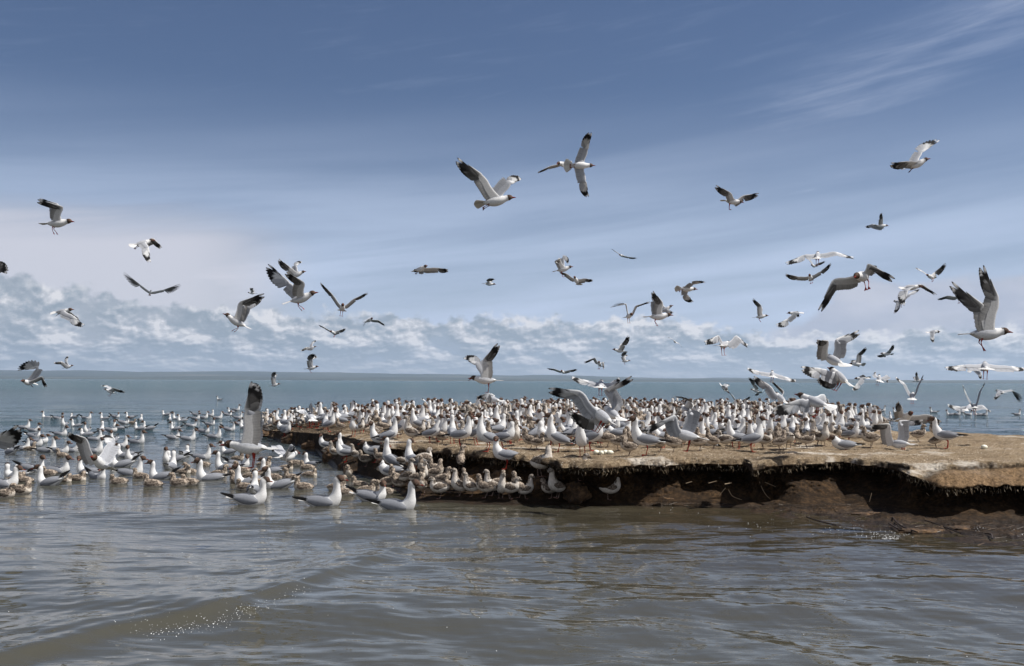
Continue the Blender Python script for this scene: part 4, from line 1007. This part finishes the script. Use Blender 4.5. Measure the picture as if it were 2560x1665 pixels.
putv('A', 'sw', '640 368 L 1;800 378 R 2;1020 365 l;1190 377 R 8;1445 382 L 8;1590 352 R 4;1800 367 L 0;1700 437 R 2;1935 402 A 0;890 460 T 3;1060 482 L 8;1200 550 T 1;830 602 R 0;330 505 R 3;460 545 R 0;460 625 R 2;1390 545 A 1;1530 542 R 6;1640 515 L 5;1935 522 L 2;2060 522 L 8;1310 672 R 1;1575 682 T 8;1200 605 L 6;150 852 l 4;290 800 R 1;480 745 R 0;640 832 R 3;830 838 R 0;985 832 R 5;1290 842 R 3;1650 762 R 1;1890 712 R 3;440 1092 R 2 1.06;790 1124 R 0 1.06;690 1285 L 8 1.1;40 1312 R 1 1.1;230 1180 L 4;1690 1033 L 8 1.05;1820 935 T 1;1790 1155 R 3;1220 1135 L 5;1335 1205 q 4;2230 1205 L 8 1.08;1740 900 L 0;560 700 R 6')
putv('A', 'cs', '60 1445 R;280 1395 R 3 1.2;1060 1233 R 3 1.1;1640 1272 L 3;1940 1192 L;2110 1305 L 2 1.1;860 895 L 0;410 805 R;880 1245 R 3;1825 437 R 0;240 1230 R 3;350 1250 L 2;680 1150 L')
putv('B', 'sw', '85 302 L 4;120 375 A 0;220 358 L 1;290 382 L 8;395 447 R 2;205 492 L 8;160 602 R 0;355 622 R 3;460 302 R 4;455 352 R 0;560 342 R 1;640 313 R 5;640 428 R 2;560 522 R 4;695 594 R 3;885 497 R 8;1000 342 R 1;870 302 R 4;920 268 L 0;1480 297 R 3;1000 422 R 0;105 893 T 1;130 992 A 3;210 892 L 4;320 825 A 6;535 864 R 3 1.03;890 794 L 8;850 1007 L 3 1.05;1010 965 R 4;650 1146 L 3 1.05;1440 1052 L 0 1.05;1150 1196 L 8 1.05;1540 1236 L 8 1.08;1195 1290 A 1;1150 1434 R 1 1.15;1950 962 l 0;740 345 R 1;1250 300 L;1320 330 R;1170 345 L;1220 520 R;1100 470 L;980 240 R')
putv('B', 'cs', '390 1054 L 1;250 1206 L 0 1.1;380 1196 L 3 1.1;1200 784 L 3;1060 1040 L 1;1160 1108 R 2;1300 1084 r 0;1090 1256 L 3;1740 944 L 0 1.1;1850 1256 L 0 1.15;1930 1094 R 3;1900 1002 L 2 1.1')
putv('C', 'sw', '40 1372 R 3 1.12;610 1298 R 4 1.1;930 1425 R 3 1.2')
putv('C', 'st', '60 735 L 4;310 845 L 1;285 800 L 3;660 850 L 5 1.1;720 700 L 1;830 655 r 3;850 970 l 6 1.05;850 1115 L 5 1.15;1125 985 l 12 1.1;1710 665 R 1 1.12;1340 625 R 6;1420 600 R 3;950 550 R 9;400 538 T 4;110 480 R 6;1600 622 A 3 1.05;1900 640 q 1 1.05;1560 420 R;1200 500 L;1700 430 L;60 450 A;250 430 L')
putv('C', 'ch', '440 835 l 1 1.0;350 1072 T 2 .95;650 545 L 1;700 655 L 3;820 1195 R 4 1.05;740 870 L 2;990 935 R 5;1260 930 r 5 1.2;1230 1000 T 0 1.05;1385 1030 L 2 1.05;1270 1110 T 1;1385 1100 R 4 1.1;1440 1290 L 5 1.25;1070 1130 R 3 1.15;1240 1240 T 0 1.05;1670 1262 k 3 1.1;1700 940 A 6 1.1;960 1195 L 4;1100 605 L 3 1.25;1465 625 L 6 1.05;490 505 R 3;250 480 L 4;840 420 L 2;1010 470 L 0;560 500 R')
putv('D', 'st', '75 722 k 3 1.12;290 692 R 4 1.05;500 575 k 1;930 728 L 6 1.15;960 520 A 3;830 690 L 2 1.05;1240 785 T 1 1.15;1350 712 R 6 1.12;1170 640 T 9;1700 620 R 4;400 440 R;1500 600 A 3;650 450 L;1610 500 L')
putv('D', 'ch', '430 650 T 3 1.2;600 692 L 2 1.1;740 560 R 6 1.1;1530 670 L 2 1.1;1680 705 R 4;1790 775 L 2 1.05;1470 655 R 5;1565 1305 R 7 1.25;60 1280 L 2 1.15;250 1290 T 1 1.15;375 1290 R 5 1.15;700 700 R 2;560 560 L 4')
def on_clod(kind, x, y, face, var, sc_, base):
    d_ = proj(ground(base[0], base[1], 0))[2]; put(kind, 0, 0, ZR[face], var, sc_, world=at(*vp('D', (x, y)), d_))
on_clod('ch', 735, 1022, 'q', 7, 1.45, (1362, 1250)); on_clod('ch', 1215, 1072, 'q', 1, 1.2, (1448, 1258)); on_clod('ch', 930, 1190, 'k', 3, 1.15, (1395, 1256))
on_clod('st', 300, 935, 'L', 4, 1.1, (1268, 1240))
putv('E', 'st', '60 768 L 1 1.18;810 480 R 3;920 370 R 6;1010 420 R 1;1170 372 L 3 1.08;790 560 T 1;900 560 A 6;950 545 T 4;1160 560 A 3;1330 520 A 6;1370 728 R 9 1.15;1550 590 T 1;1600 520 L 9;1670 500 R 3;1590 340 L 2;1880 470 L 3;450 330 A 3;120 380 L 9')
putv('E', 'ch', '715 712 L 2 1.2;880 690 L 6;1030 690 l 5 1.1;1200 560 L 4 1.1;1500 690 R 5 1.2;1640 640 L 2;1790 690 A 5 1.3;1700 700 R 4;240 715 L 2;390 728 L 0 1.1;1810 450 T 3 1.15;1460 470 R 2;1330 640 L 4;1900 640 A 6')
putv('F', 'st', '350 430 L 3;300 400 R 1;1350 520 l 1 1.12;620 420 L 9;60 400 A 6;180 420 R 3;520 270 A 9;450 250 R 3;840 300 A 6')
putv('F', 'ch', '70 520 R 2 1.1;150 490 L 3 1.2;215 500 T 3 1.2;300 500 L 4;440 375 L 3;500 390 R 5;540 320 L 2;645 512 L 2 1.25;1100 462 R 2 1.15;1235 415 L 4;1265 515 q 6 1.05;600 340 R;380 360 L;250 380 R')
o = put('st', *vp('F', (400, 535)), 'L', 11, 1.1); o.location.z -= .085; o.rotation_euler[1] = 0
putv('F', 'sw', '1385 214 L 1;1440 214 R 3;1550 214 R 2;1645 218 L 0;1690 218 R 1;2000 212 R 3;1230 192 L 1;720 187 L;655 172 R;885 192 L;755 178 R;580 165 L;1480 190 R')
put('sw', 797, 1018, 'R', 8); put('sw', 548, 1000, 'L', 1)

putv('C', 'ch', '1180 1150 R 2;1560 1215 L 0 .9;1830 1265 L 1 1.0;1780 1185 L 6 .9;900 1140 L 4;780 1010 R 4;560 900 L 2;1480 1150 R 0;180 800 L 3;100 770 R 4')
putv('D', 'ch', '140 1255 L 1 1.1;200 1215 R 4;470 1275 L 6 1.05;560 1290 R 3;850 1285 L 2 1.05;1120 1300 R 0')
putv('B', 'cs', '1010 1180 L 1;1260 1200 L 2;1000 880 R 1;1340 960 R 0;1620 1010 R 2;1700 1130 L 1;560 960 L 0;760 1080 R 1;300 1060 R 2;1480 1130 L 3')
putv('C', 'cs', '200 1180 R 1;480 1150 L 2;560 1210 R 0;780 1230 L 1;300 1240 L 3')
# ------------------------------------------------------------------ fill of the colony
grid_occ = {}
def occ_key(x, y): return (int(x/.25), int(y/.25))
def free(x, y, r):
    kx, ky = occ_key(x, y)
    for a in range(kx-2, kx+3):
        for b in range(ky-2, ky+3):
            for (qx, qy) in grid_occ.get((a, b), ()):
                if (qx-x)**2+(qy-y)**2 < r*r: return False
    return True
def take(x, y): grid_occ.setdefault(occ_key(x, y), []).append((x, y))
for b in BIRDS:
    if b['kind'] in ('st', 'ch'): take(b['g'][0], b['g'][1])
cand = []
# front limit of the crowd in photo pixels (feet), from the picture
front = np.array([(640, 1078), (700, 1079), (800, 1082), (900, 1086), (1000, 1098), (1100, 1104), (1150, 1112), (1200, 1119), (1330, 1129), (1450, 1126), (1600, 1130), (1700, 1134), (1880, 1130), (2000, 1122), (2100, 1112), (2160, 1102), (2230, 1066), (2260, 1058)], float)
tries = 0
for _ in range(60000):
    az_ = random.uniform(math.atan((650-1280)/FPX), math.atan((2240-1280)/FPX)); px = 1280+FPX*math.tan(az_)
    yb = float(np.interp(az_, azs, Yk)); yf_ = ground(px, float(np.interp(px, front[:, 0], front[:, 1])), .36 if px > 900 else .2)[1]
    if yb-.25 < yf_: continue
    y = random.uniform(yf_, yb-.12); x = y*math.tan(az_)
    # thinner in the clearings seen in the picture
    dens = .5+fbm(np.array([x*.8, y*.5, 0]), 2, 33)*1.2
    if random.random() > dens+.42: continue
    if not free(x, y, .215 if y < 15 else .22): continue
    z = land_z(x, y)
    if z is None or z < .03: continue
    take(x, y); cand.append((x, y, z))
cand.sort(key=lambda c: c[1])
n_ind = 270
for i, (x, y, z) in enumerate(cand[:n_ind]):
    chick = random.random() < .46
    put('ch' if chick else 'st', 0, 0, random.choice([0, 180, 90, 30, 150, 270, 330, 215, 180, 0, 20])+random.uniform(-28, 28), None, random.uniform(.85, 1.15) if chick else random.uniform(.98, 1.1), world=(x, y, z))
# everything farther back reads as one mass
rest = cand[n_ind:]
accV, accF, accK, off = [], [], [], 0
def raw(me):
    n = len(me.vertices); v = np.empty(n*3, np.float32); me.vertices.foreach_get('co', v)
    ls = [list(p.vertices) for p in me.polygons]
    k = np.empty(len(me.loops)*4, np.float32); me.color_attributes['col'].data.foreach_get('color', k)
    return v.reshape(-1, 3), ls, k.reshape(-1, 4)[:, :3]
def mass(name, srcs, pts, mat, label):
    Vs, Fs, Ks, off = [], [], [], 0; cache = [raw(m) for m in srcs]
    for (x, y, z) in pts:
        v, f, k = random.choice(cache); a = random.uniform(0, 6.28); s = random.uniform(.92, 1.1); c_, s_ = math.cos(a)*s, math.sin(a)*s
        vv = np.stack([v[:, 0]*c_-v[:, 1]*s_+x, v[:, 0]*s_+v[:, 1]*c_+y, v[:, 2]*s+z], 1)
        Vs.append(vv); Fs.extend([[q+off for q in p] for p in f]); Ks.append(k); off += len(v)
    if Vs: link(name, mesh_from(name, np.concatenate(Vs), Fs, np.concatenate(Ks), mat), label=label, kind='stuff')
random.shuffle(rest)
na = int(len(rest)*.62)
mass('distant_gull_crowd', ST[:7], rest[:na][:420], PLUM, 'packed far ranks of white gulls at the back of the island')
mass('distant_chick_crowd', CH[:4], rest[na:][:260], DOWN, 'far brown young gulls mixed into the back of the flock')
print('CROWD', len(cand), 'rest', len(rest), 'birds', len(BIRDS), 'flyers', len(FLYERS))

# ------------------------------------------------------------------ clods, eggs, roots, straw, foam
def clod(px, py, z, r, squash, seed, name, label, grassy=False):
    g = ground(px, py, z); V_, F_ = [], []
    n, m_ = 40, 28
    for i in range(m_+1):
        th = math.pi*i/m_
        for j in range(n):
            ph = 2*math.pi*j/n; d = np.array([math.sin(th)*math.cos(ph), math.sin(th)*math.sin(ph), math.cos(th)])
            rr = 1+.55*fbm(d*1.6, 4, seed)+.22*fbm(d*6, 3, seed+5)+.09*fbm(d*18, 2, seed+8)
            V_.append(d*rr*np.array(r)+np.array([0, 0, r[2]*squash]))
    F_ = [[i*n+j, i*n+(j+1) % n, (i+1)*n+(j+1) % n, (i+1)*n+j][::-1] for i in range(m_) for j in range(n)]
    link(name, mesh_from(name, V_, F_, mat=CLOD), loc=g, label=label, cat='clod', group='fallen clods below the bank')
def mat_clod():
    m, n, p, o = material('clod_soil'); tc_ = n.new('ShaderNodeTexCoord'); O = tc_.outputs['Object']
    a = n.noise(O, 30, 6, .7); b = n.noise(O, 8, 4, .6)
    n.l.new(n.ramp(n.m('ADD', n.m('MULTIPLY', a, .6), n.m('MULTIPLY', b, .4)), [(.36, (.012, .007, .004)), (.5, (.06, .033, .015)), (.62, (.14, .08, .036)), (.75, (.24, .15, .08))]), p.inputs[0])
    p.inputs['Roughness'].default_value = .95
    bp = n.new('ShaderNodeBump'); bp.inputs['Strength'].default_value = 1; bp.inputs['Distance'].default_value = .015
    n.l.new(a, bp.inputs['Height']); n.l.new(bp.outputs[0], p.inputs['Normal']); return m
CLOD = mat_clod()
for a in [(1448, 1255, 0, (.125, .10, .118), .70, 1, 'soil_clod', 'tall rounded clod under the sitting pale chick'),
          (1362, 1247, 0, (.17, .11, .115), .58, 2, 'soil_clod', 'broad mossy clod just left of the tall rounded clod'),
          (1268, 1238, 0, (.18, .12, .165), .60, 3, 'soil_clod', 'dark clod beneath the white gull perched on the ledge'),
          (1655, 1262, 0, (.14, .08, .055), .5, 4, 'soil_clod', 'low shaggy clod of matted roots at the water edge'),
          (1190, 1206, 0.02, (.10, .09, .07), .5, 5, 'soil_clod', 'small dark clod in the shade behind the wading chicks'),
          (905, 1172, 0, (.15, .11, .07), .4, 6, 'soil_clod', 'weedy clod among gulls on the low left slope'),
          (1010, 1180, 0.02, (.13, .10, .09), .6, 7, 'soil_clod', 'brown clod next to the gull standing with its back turned'),
          (960, 1145, 0.1, (.13, .10, .09), .6, 8, 'soil_clod', 'brown clod high on the broken left bank'),
          (2180, 1292, 0.0, (.16, .08, .03), .4, 9, 'soil_clod', 'flat crumbled clod on the mud below the deep shade'),
          (2420, 1330, 0.0, (.14, .07, .03), .4, 10, 'soil_clod', 'flat muddy clod farthest along the shore'),
          (2300, 1335, 0.0, (.18, .06, .028), .4, 12, 'soil_clod', 'root-matted low clod beside the foam'),
          (672, 1092, 0.0, (.30, .22, .09), .4, 21, 'soil_clod', 'rooty clod at the farthest left tip of the island'),
          (745, 1108, 0.0, (.28, .20, .12), .4, 22, 'soil_clod', 'brown clod second from the island left tip'),
          (800, 1124, 0.0, (.26, .18, .13), .4, 23, 'soil_clod', 'rough clod beside the gull perched low on the left slope'),
          (846, 1152, 0.0, (.20, .15, .12), .4, 24, 'soil_clod', 'clod where the left slope meets the water'),
          (880, 1176, 0.0, (.17, .12, .08), .4, 25, 'soil_clod', 'weed covered clod behind the wading pale chick'),
          (1090, 1232, 0.0, (.13, .09, .07), .4, 26, 'soil_clod', 'small clod between the wading chicks and the dark bank'),
          (1560, 1258, 0.0, (.12, .08, .05), .4, 27, 'soil_clod', 'low clod between the tall rounded clod and the shaggy one'),
          (1755, 1212, 0.1, (.07, .07, .09), .5, 11, 'soil_clod', 'lump of earth stuck in the face of the bank')]:
    clod(*a)
me, n, p, o = material('egg'); p.inputs['Roughness'].default_value = .5
tce = n.new('ShaderNodeTexCoord'); n.l.new(n.mix(n.mr(n.noise(tce.outputs['Object'], 220, 3, .6), .58, .66, 0, .7), (.66, .64, .52), (.20, .16, .11)), p.inputs[0])
def egg(px, py, rot, label, s=1):
    V_, n_, m_ = [], 16, 12
    for i in range(m_+1):
        th = math.pi*i/m_
        for j in range(n_):
            ph = 2*math.pi*j/n_; V_.append((.027*s*math.cos(th)*1.0, .0195*s*math.sin(th)*math.cos(ph)*(1-.16*math.cos(th)), .0195*s*math.sin(th)*math.sin(ph)*(1-.16*math.cos(th))))
    F_ = [[i*n_+j, i*n_+(j+1) % n_, (i+1)*n_+(j+1) % n_, (i+1)*n_+j] for i in range(m_) for j in range(n_)]
    g = land_at(px, py); link('egg', mesh_from('egg', V_, F_, mat=me), loc=(g[0], g[1], g[2]+.016), rot=(0, 0, R(rot)), label=label, cat='egg', group='eggs lying on the bare ground')
for (x, y, r_, l_) in ((1410, 750, 20, 'pale egg, leftmost of the row of four'), (1465, 757, 100, 'pale egg second from left in the row of four'), (1518, 748, 50, 'pale egg third in the row, slightly behind'), (1575, 753, 0, 'pale egg at the right end of the row of four')):
    egg(*vp('D', (x, y)), r_, l_, 1.25)
for (x, y, l_) in ((1700, 522, 'large pale egg alone on the bare right flat', ),): egg(*vp('F', (x, y)), 10, l_, 1.3)
mr_, n, p, o = material('dry_root'); p.inputs[0].default_value = (.34, .25, .16, 1); p.inputs['Roughness'].default_value = .8
def root(v, pts, z, rad, label, lift=0.0, kind_='root'):
    P3 = [];
    for i, q in enumerate(pts):
        x, y = vp(v, q)
        P3.append(np.array(q))
    # a root hangs at the cliff face: take the depth of the first point and keep it
    x, y = vp(v, pts[0]); g = ground(x, y, z); d = proj(g)[2]-.0
    W_ = [at(*vp(v, q), d) for q in pts]; c0 = W_[0]
    a = Acc(); st_, _ = hermite([list(w-c0) for w in W_], 4)
    a.tube(list(st_), [rad*(1-.6*i/len(st_)) for i in range(len(st_))], (1, 1, 1), 5)
    link('hanging_root' if kind_ == 'root' else 'twig', a.mesh('root', mr_), loc=c0, label=label, cat=kind_, group='pale roots in the shaded bank' if kind_ == 'root' else 'twigs washed up on the mud')
for v, pts, z, rad, l_ in [
    ('E', [(555,1105),(630,1082)], .19, .0035, 'short pale root sticking out left of the earth lump'),
    ('E', [(715,1020),(735,1130),(780,1230),(790,1290)], .22, .004, 'long brown root dangling under the earth lump'),
    ('E', [(830,1102),(930,1075)], .19, .0035, 'straight pale root in the middle of the bank'),
    ('E', [(1025,1115),(1110,1098)], .19, .006, 'thick stubby root end in the dark bank'),
    ('E', [(1035,1160),(1000,1200),(960,1255)], .16, .0035, 'forked root hanging below the stubby root end'),
    ('E', [(1070,1180),(1120,1260),(1230,1303)], .15, .003, 'thin curved root sweeping toward the mud'),
    ('E', [(1435,1060),(1470,1150),(1520,1240),(1580,1298)], .22, .0035, 'longest curved root below the pale overhang'),
    ('E', [(1510,1090),(1640,1145)], .2, .0025, 'fine root beside the longest curved root'),
    ('D', [(1745,1040),(1760,1080),(1745,1130)], .2, .004, 'tufted root below the edge right of the row of eggs'),
    ('D', [(1830,1020),(1860,1080),(1850,1110)], .2, .004, 'second tufted root below the edge'),
    ('D', [(205,890),(195,950)], .27, .003, 'small root stub under the ledge gull'),
    ('F', [(1165,930),(1190,955)], .2, .003, 'tiny root stub in the right deep shade'),
    ('F', [(660,930),(640,1010)], .2, .0025, 'thin root hanging in the right deep shade')]:
    root(v, pts, z, rad, l_)
for pts, l_ in [([(850,1150),(930,1230),(1080,1290)], 'dark twig slanting down the mud slope'), ([(820,1210),(900,1260)], 'short twig near the foam'), ([(60,1150),(180,1190),(330,1225)], 'long thin twig at the wet margin'), ([(1150,1180),(1300,1230),(1480,1300)], 'longest twig across the mud'), ([(1700,1300),(1760,1310),(1770,1350)], 'bent twig near the right corner')]:
    W_ = [ground(*vp('F', q), .035) for q in pts]; c0 = W_[0]; a = Acc(); st_, _ = hermite([list(w-c0) for w in W_], 4)
    a.tube(list(st_), .006, (1, 1, 1), 5); mt = material('wet_twig'); mt[2].inputs[0].default_value = (.03, .018, .01, 1)
    link('twig', a.mesh('twig', mt[0]), loc=c0, label=l_, cat='twig', group='twigs washed up on the mud')
# straw: thousands of short dry stems lying on the flat and hanging over the rim
def scatter_straw():
    Vs, Fs = [], []
    def stem(p, d, L, w):
        d = nrm(d); s_ = nrm(np.cross(d, (0, 0, 1))+1e-6)*w; k = len(Vs)
        m = p+d*L*.5+np.array((0, 0, L*.10)); e = p+d*L
        Vs.extend([p-s_, p+s_, m+s_, m-s_, e+s_*.4, e-s_*.4]); Fs.extend([[k, k+1, k+2, k+3], [k+3, k+2, k+4, k+5]])
    for _ in range(24000):
        az_ = random.uniform(-.24, .62); yb = float(np.interp(az_, azs, Yk)); yl = float(np.interp(az_, azs, Yl))
        q = random.random()**1.7; y = yl+.01+(min(yb, yl+5)-yl)*q; x = y*math.tan(az_)
        z = land_z(x, y)
        if z is None or z < .1: continue
        a = random.gauss(.2, .9); stem(np.array((x, y, z+.003)), np.array((math.cos(a), math.sin(a), random.uniform(-.05, .22))), random.uniform(.02, .075), random.uniform(.0009, .0020))
    for _ in range(700):          # moulted feathers and pale flakes
        az_ = random.uniform(-.2, .6); yb = float(np.interp(az_, azs, Yk)); yl = float(np.interp(az_, azs, Yl)); y = yl+.03+(min(yb, yl+4)-yl)*random.random()**1.5; x = y*math.tan(az_); z = land_z(x, y)
        if z is None or z < .15: continue
        a = random.uniform(0, 6.28); stem(np.array((x, y, z+.004)), np.array((math.cos(a), math.sin(a), .15)), random.uniform(.02, .05), random.uniform(.003, .006))
    for _ in range(1700):
        az_ = random.uniform(-.17, .62); yl = float(np.interp(az_, azs, yl2)); x = yl*math.tan(az_)
        z = float(np.interp(az_, azs, zl2))
        p = np.array((x, yl+random.uniform(-.01, .03), z-random.uniform(-.01, .05)))
        stem(p, np.array((random.gauss(0, .6), -random.random()*.6-.1, -random.uniform(.3, 1.6))), random.uniform(.010, .042), random.uniform(.0007, .0014))
    return Vs, Fs
ms, n, p, o = material('straw'); 
og = n.new('ShaderNodeNewGeometry'); n.l.new(n.ramp(og.outputs['Random Per Island'], [(0, (.07, .045, .022)), (.45, (.20, .14, .08)), (.85, (.38, .30, .20)), (1, (.55, .48, .38))]), p.inputs[0]); p.inputs['Roughness'].default_value = .8
Vs, Fs = scatter_straw()
link('straw', mesh_from('straw', Vs, Fs, mat=ms, smooth=False), kind='stuff', label='dry straw and grass stems littering the island and its rim')
# debris on the mud shore
def scatter_debris():
    Vs, Fs = [], []
    for _ in range(2600):
        az_ = random.uniform(.14, .60); a_ = float(np.interp(az_, azs, Yb)); b_ = float(np.interp(az_, azs, Yw))
        y = b_+(a_-b_)*random.random(); x = y*math.tan(az_); z = land_z(x, y)
        if z is None or z < 0.004 or fbm(np.array([x*2, y*2, 0]), 2, 3) < -.05: continue
        p = np.array((x, y, z+.002)); a = random.gauss(-.5, .5); d = np.array((math.cos(a), math.sin(a), random.uniform(-.05, .3))); L = random.uniform(.015, .09); w = random.uniform(.001, .003)
        s_ = nrm(np.cross(d, (0, 0, 1)))*w; k = len(Vs); Vs.extend([p-s_, p+s_, p+d*L+s_*.5, p+d*L-s_*.5]); Fs.append([k, k+1, k+2, k+3])
    return Vs, Fs
md, n, p, o = material('shore_debris'); og = n.new('ShaderNodeNewGeometry')
n.l.new(n.ramp(og.outputs['Random Per Island'], [(0, (.012, .007, .004)), (.6, (.07, .045, .025)), (.93, (.22, .15, .09)), (1, (.6, .56, .5))]), p.inputs[0]); p.inputs['Roughness'].default_value = .7
Vs, Fs = scatter_debris(); link('debris', mesh_from('debris', Vs, Fs, mat=md, smooth=False), kind='stuff', label='dark plant litter washed onto the mud shore')
# foam bubbles: along the breaking ripple and at the shore
mf, n, p, o = material('foam'); p.inputs[0].default_value = (.85, .86, .86, 1); p.inputs['Roughness'].default_value = .15; 
_wt = BVHTree.FromPolygons([tuple(v) for v in Vw[:620, 60:1210].reshape(-1, 3)], grid_faces(620 if Vw.shape[0] >= 620 else Vw.shape[0], 1150).tolist()) if Vw.shape[0] > 620 else None
def bubble(Vs, Fs, x, y, z, r):
    k = len(Vs)
    for d in ((1, 0, 0), (0, 1, 0), (-1, 0, 0), (0, -1, 0), (0, 0, .8)): Vs.append((x+d[0]*r, y+d[1]*r, z+d[2]*r))
    for i in range(4): Fs.append([k+i, k+(i+1) % 4, k+4])
_rows = dist; _azw = azw
def wz(x, y):
    i = int(np.clip(np.searchsorted(_rows, y), 1, len(_rows)-1)); j = int(np.clip(np.searchsorted(_azw, math.atan2(x, y)), 1, len(_azw)-1))
    return float(WZ[i, j])
Vs, Fs = [], []
Lc = np.linalg.norm(np.diff(cr, axis=0), axis=1); cum = np.concatenate([[0], np.cumsum(Lc)]); cum /= cum[-1]
for _ in range(400):
    fx_ = 269+538*random.betavariate(2.0, 1.7); fy_ = np.interp(fx_, [269, 376, 538, 645, 753, 807], [1573, 1576, 1556, 1528, 1482, 1458])
    x, y = ground(fx_, fy_+random.gauss(0, 9)+3*math.sin(fx_*.05), .015)[:2]
    bubble(Vs, Fs, x, y, wz(x, y)-.0006, random.choice([.0009, .0012, .0016, .0026]))
for (px, py, n_, sx, sy) in ((2215, 1338, 130, 28, 5), (2130, 1324, 60, 45, 6), (2225, 1346, 60, 10, 3), (2450, 1330, 18, 10, 3), (2550, 1336, 30, 12, 4), (1463, 1253, 14, 16, 3), (1540, 1255, 10, 14, 3), (1700, 1275, 12, 60, 5), (1920, 1308, 30, 60, 10), (1260, 1200, 6, 20, 6), (0, 1180, 30, 12, 6)):
    for _ in range(n_):
        g = ground(px+random.gauss(0, sx), py+random.gauss(0, sy), .012); zl = land_z(g[0], g[1])
        bubble(Vs, Fs, g[0], g[1], max(zl if zl else -1, wz(g[0], g[1])), random.choice([.0014, .002, .003]))
for _ in range(60):    # loose feathers and flecks drifting
    g = ground(random.uniform(0, 2560), random.uniform(1290, 1660), 0)
    bubble(Vs, Fs, g[0], g[1], wz(g[0], g[1])+.0005, random.choice([.0010, .0013, .0017, .0022]))
link('foam', mesh_from('foam', Vs, Fs, mat=mf, smooth=False), kind='stuff', label='scattered foam bubbles along the small breaking ripple and the shore')

# ------------------------------------------------------------------ labels for the crowd
NUM = ['closest', 'second closest', 'third closest', 'fourth closest', 'fifth closest', 'sixth closest', 'seventh closest', 'eighth closest', 'ninth closest', 'tenth closest',
       'eleventh closest', 'twelfth closest', 'thirteenth closest', 'fourteenth closest', 'fifteenth closest', 'sixteenth closest', 'seventeenth closest', 'eighteenth closest', 'nineteenth closest', 'twentieth closest']
MARK = [(630, 1080, 'the biggest low-flying gull'), (235, 1130, 'the gull beating its wings'), (1500, 1134, 'the row of four eggs'), (1260, 1110, 'the gull perched on the ledge'), (1450, 1060, 'the broad-winged landing gull'),
        (1710, 1090, 'the cup-winged landing gull'), (1960, 1060, 'the alighting white gull'), (2240, 1090, 'the flapping right-end gull'), (2365, 1110, 'the lone gull at the right end'), (0, 1150, 'the left edge'), (740, 1130, 'the pale arched wing'),
        (985, 1250, 'the largest swimming gull'), (620, 1250, 'the front swimmer under the flyer'), (1050, 1190, 'the gull with its back turned'), (1448, 1240, 'the tall rounded clod'), (1240, 1150, 'the skimming gull'), (1130, 1030, 'the small narrow-winged gull'),
        (2103, 1150, 'the pale overhang'), (100, 1040, 'the upper left swimmers'), (440, 1040, 'the left middle swimmers'), (860, 1070, 'the far left tip'), (1850, 1100, 'the gull above the dark bank'), (2430, 1040, 'the steep V-winged gull')]
def facing(h):
    return ['facing right', 'facing away rightward', 'facing away', 'facing away leftward', 'facing left', 'facing half left', 'facing the viewer', 'facing half right'][int(((h+22.5) % 360)//45)]
WHAT = dict(sw='white gull afloat', st='white gull standing', ch='mottled young gull', cs='small downy chick afloat')
byk = {}
for b in BIRDS:
    mk = min(MARK, key=lambda m: (m[0]-b['px'])**2+(2.2*(m[1]-b['py']))**2)
    b['mk'] = mk; b['dm'] = math.hypot(mk[0]-b['px'], 2.2*(mk[1]-b['py']))
    byk.setdefault((b['kind'], mk[2], facing(b['hd'])), []).append(b)
for (k, m_, fc), L in byk.items():
    L.sort(key=lambda b: b['dm'])
    for i, b in enumerate(L):
        b['o']['label'] = f"{WHAT[k]} {fc}, {NUM[min(i, 19)]} to {m_}"
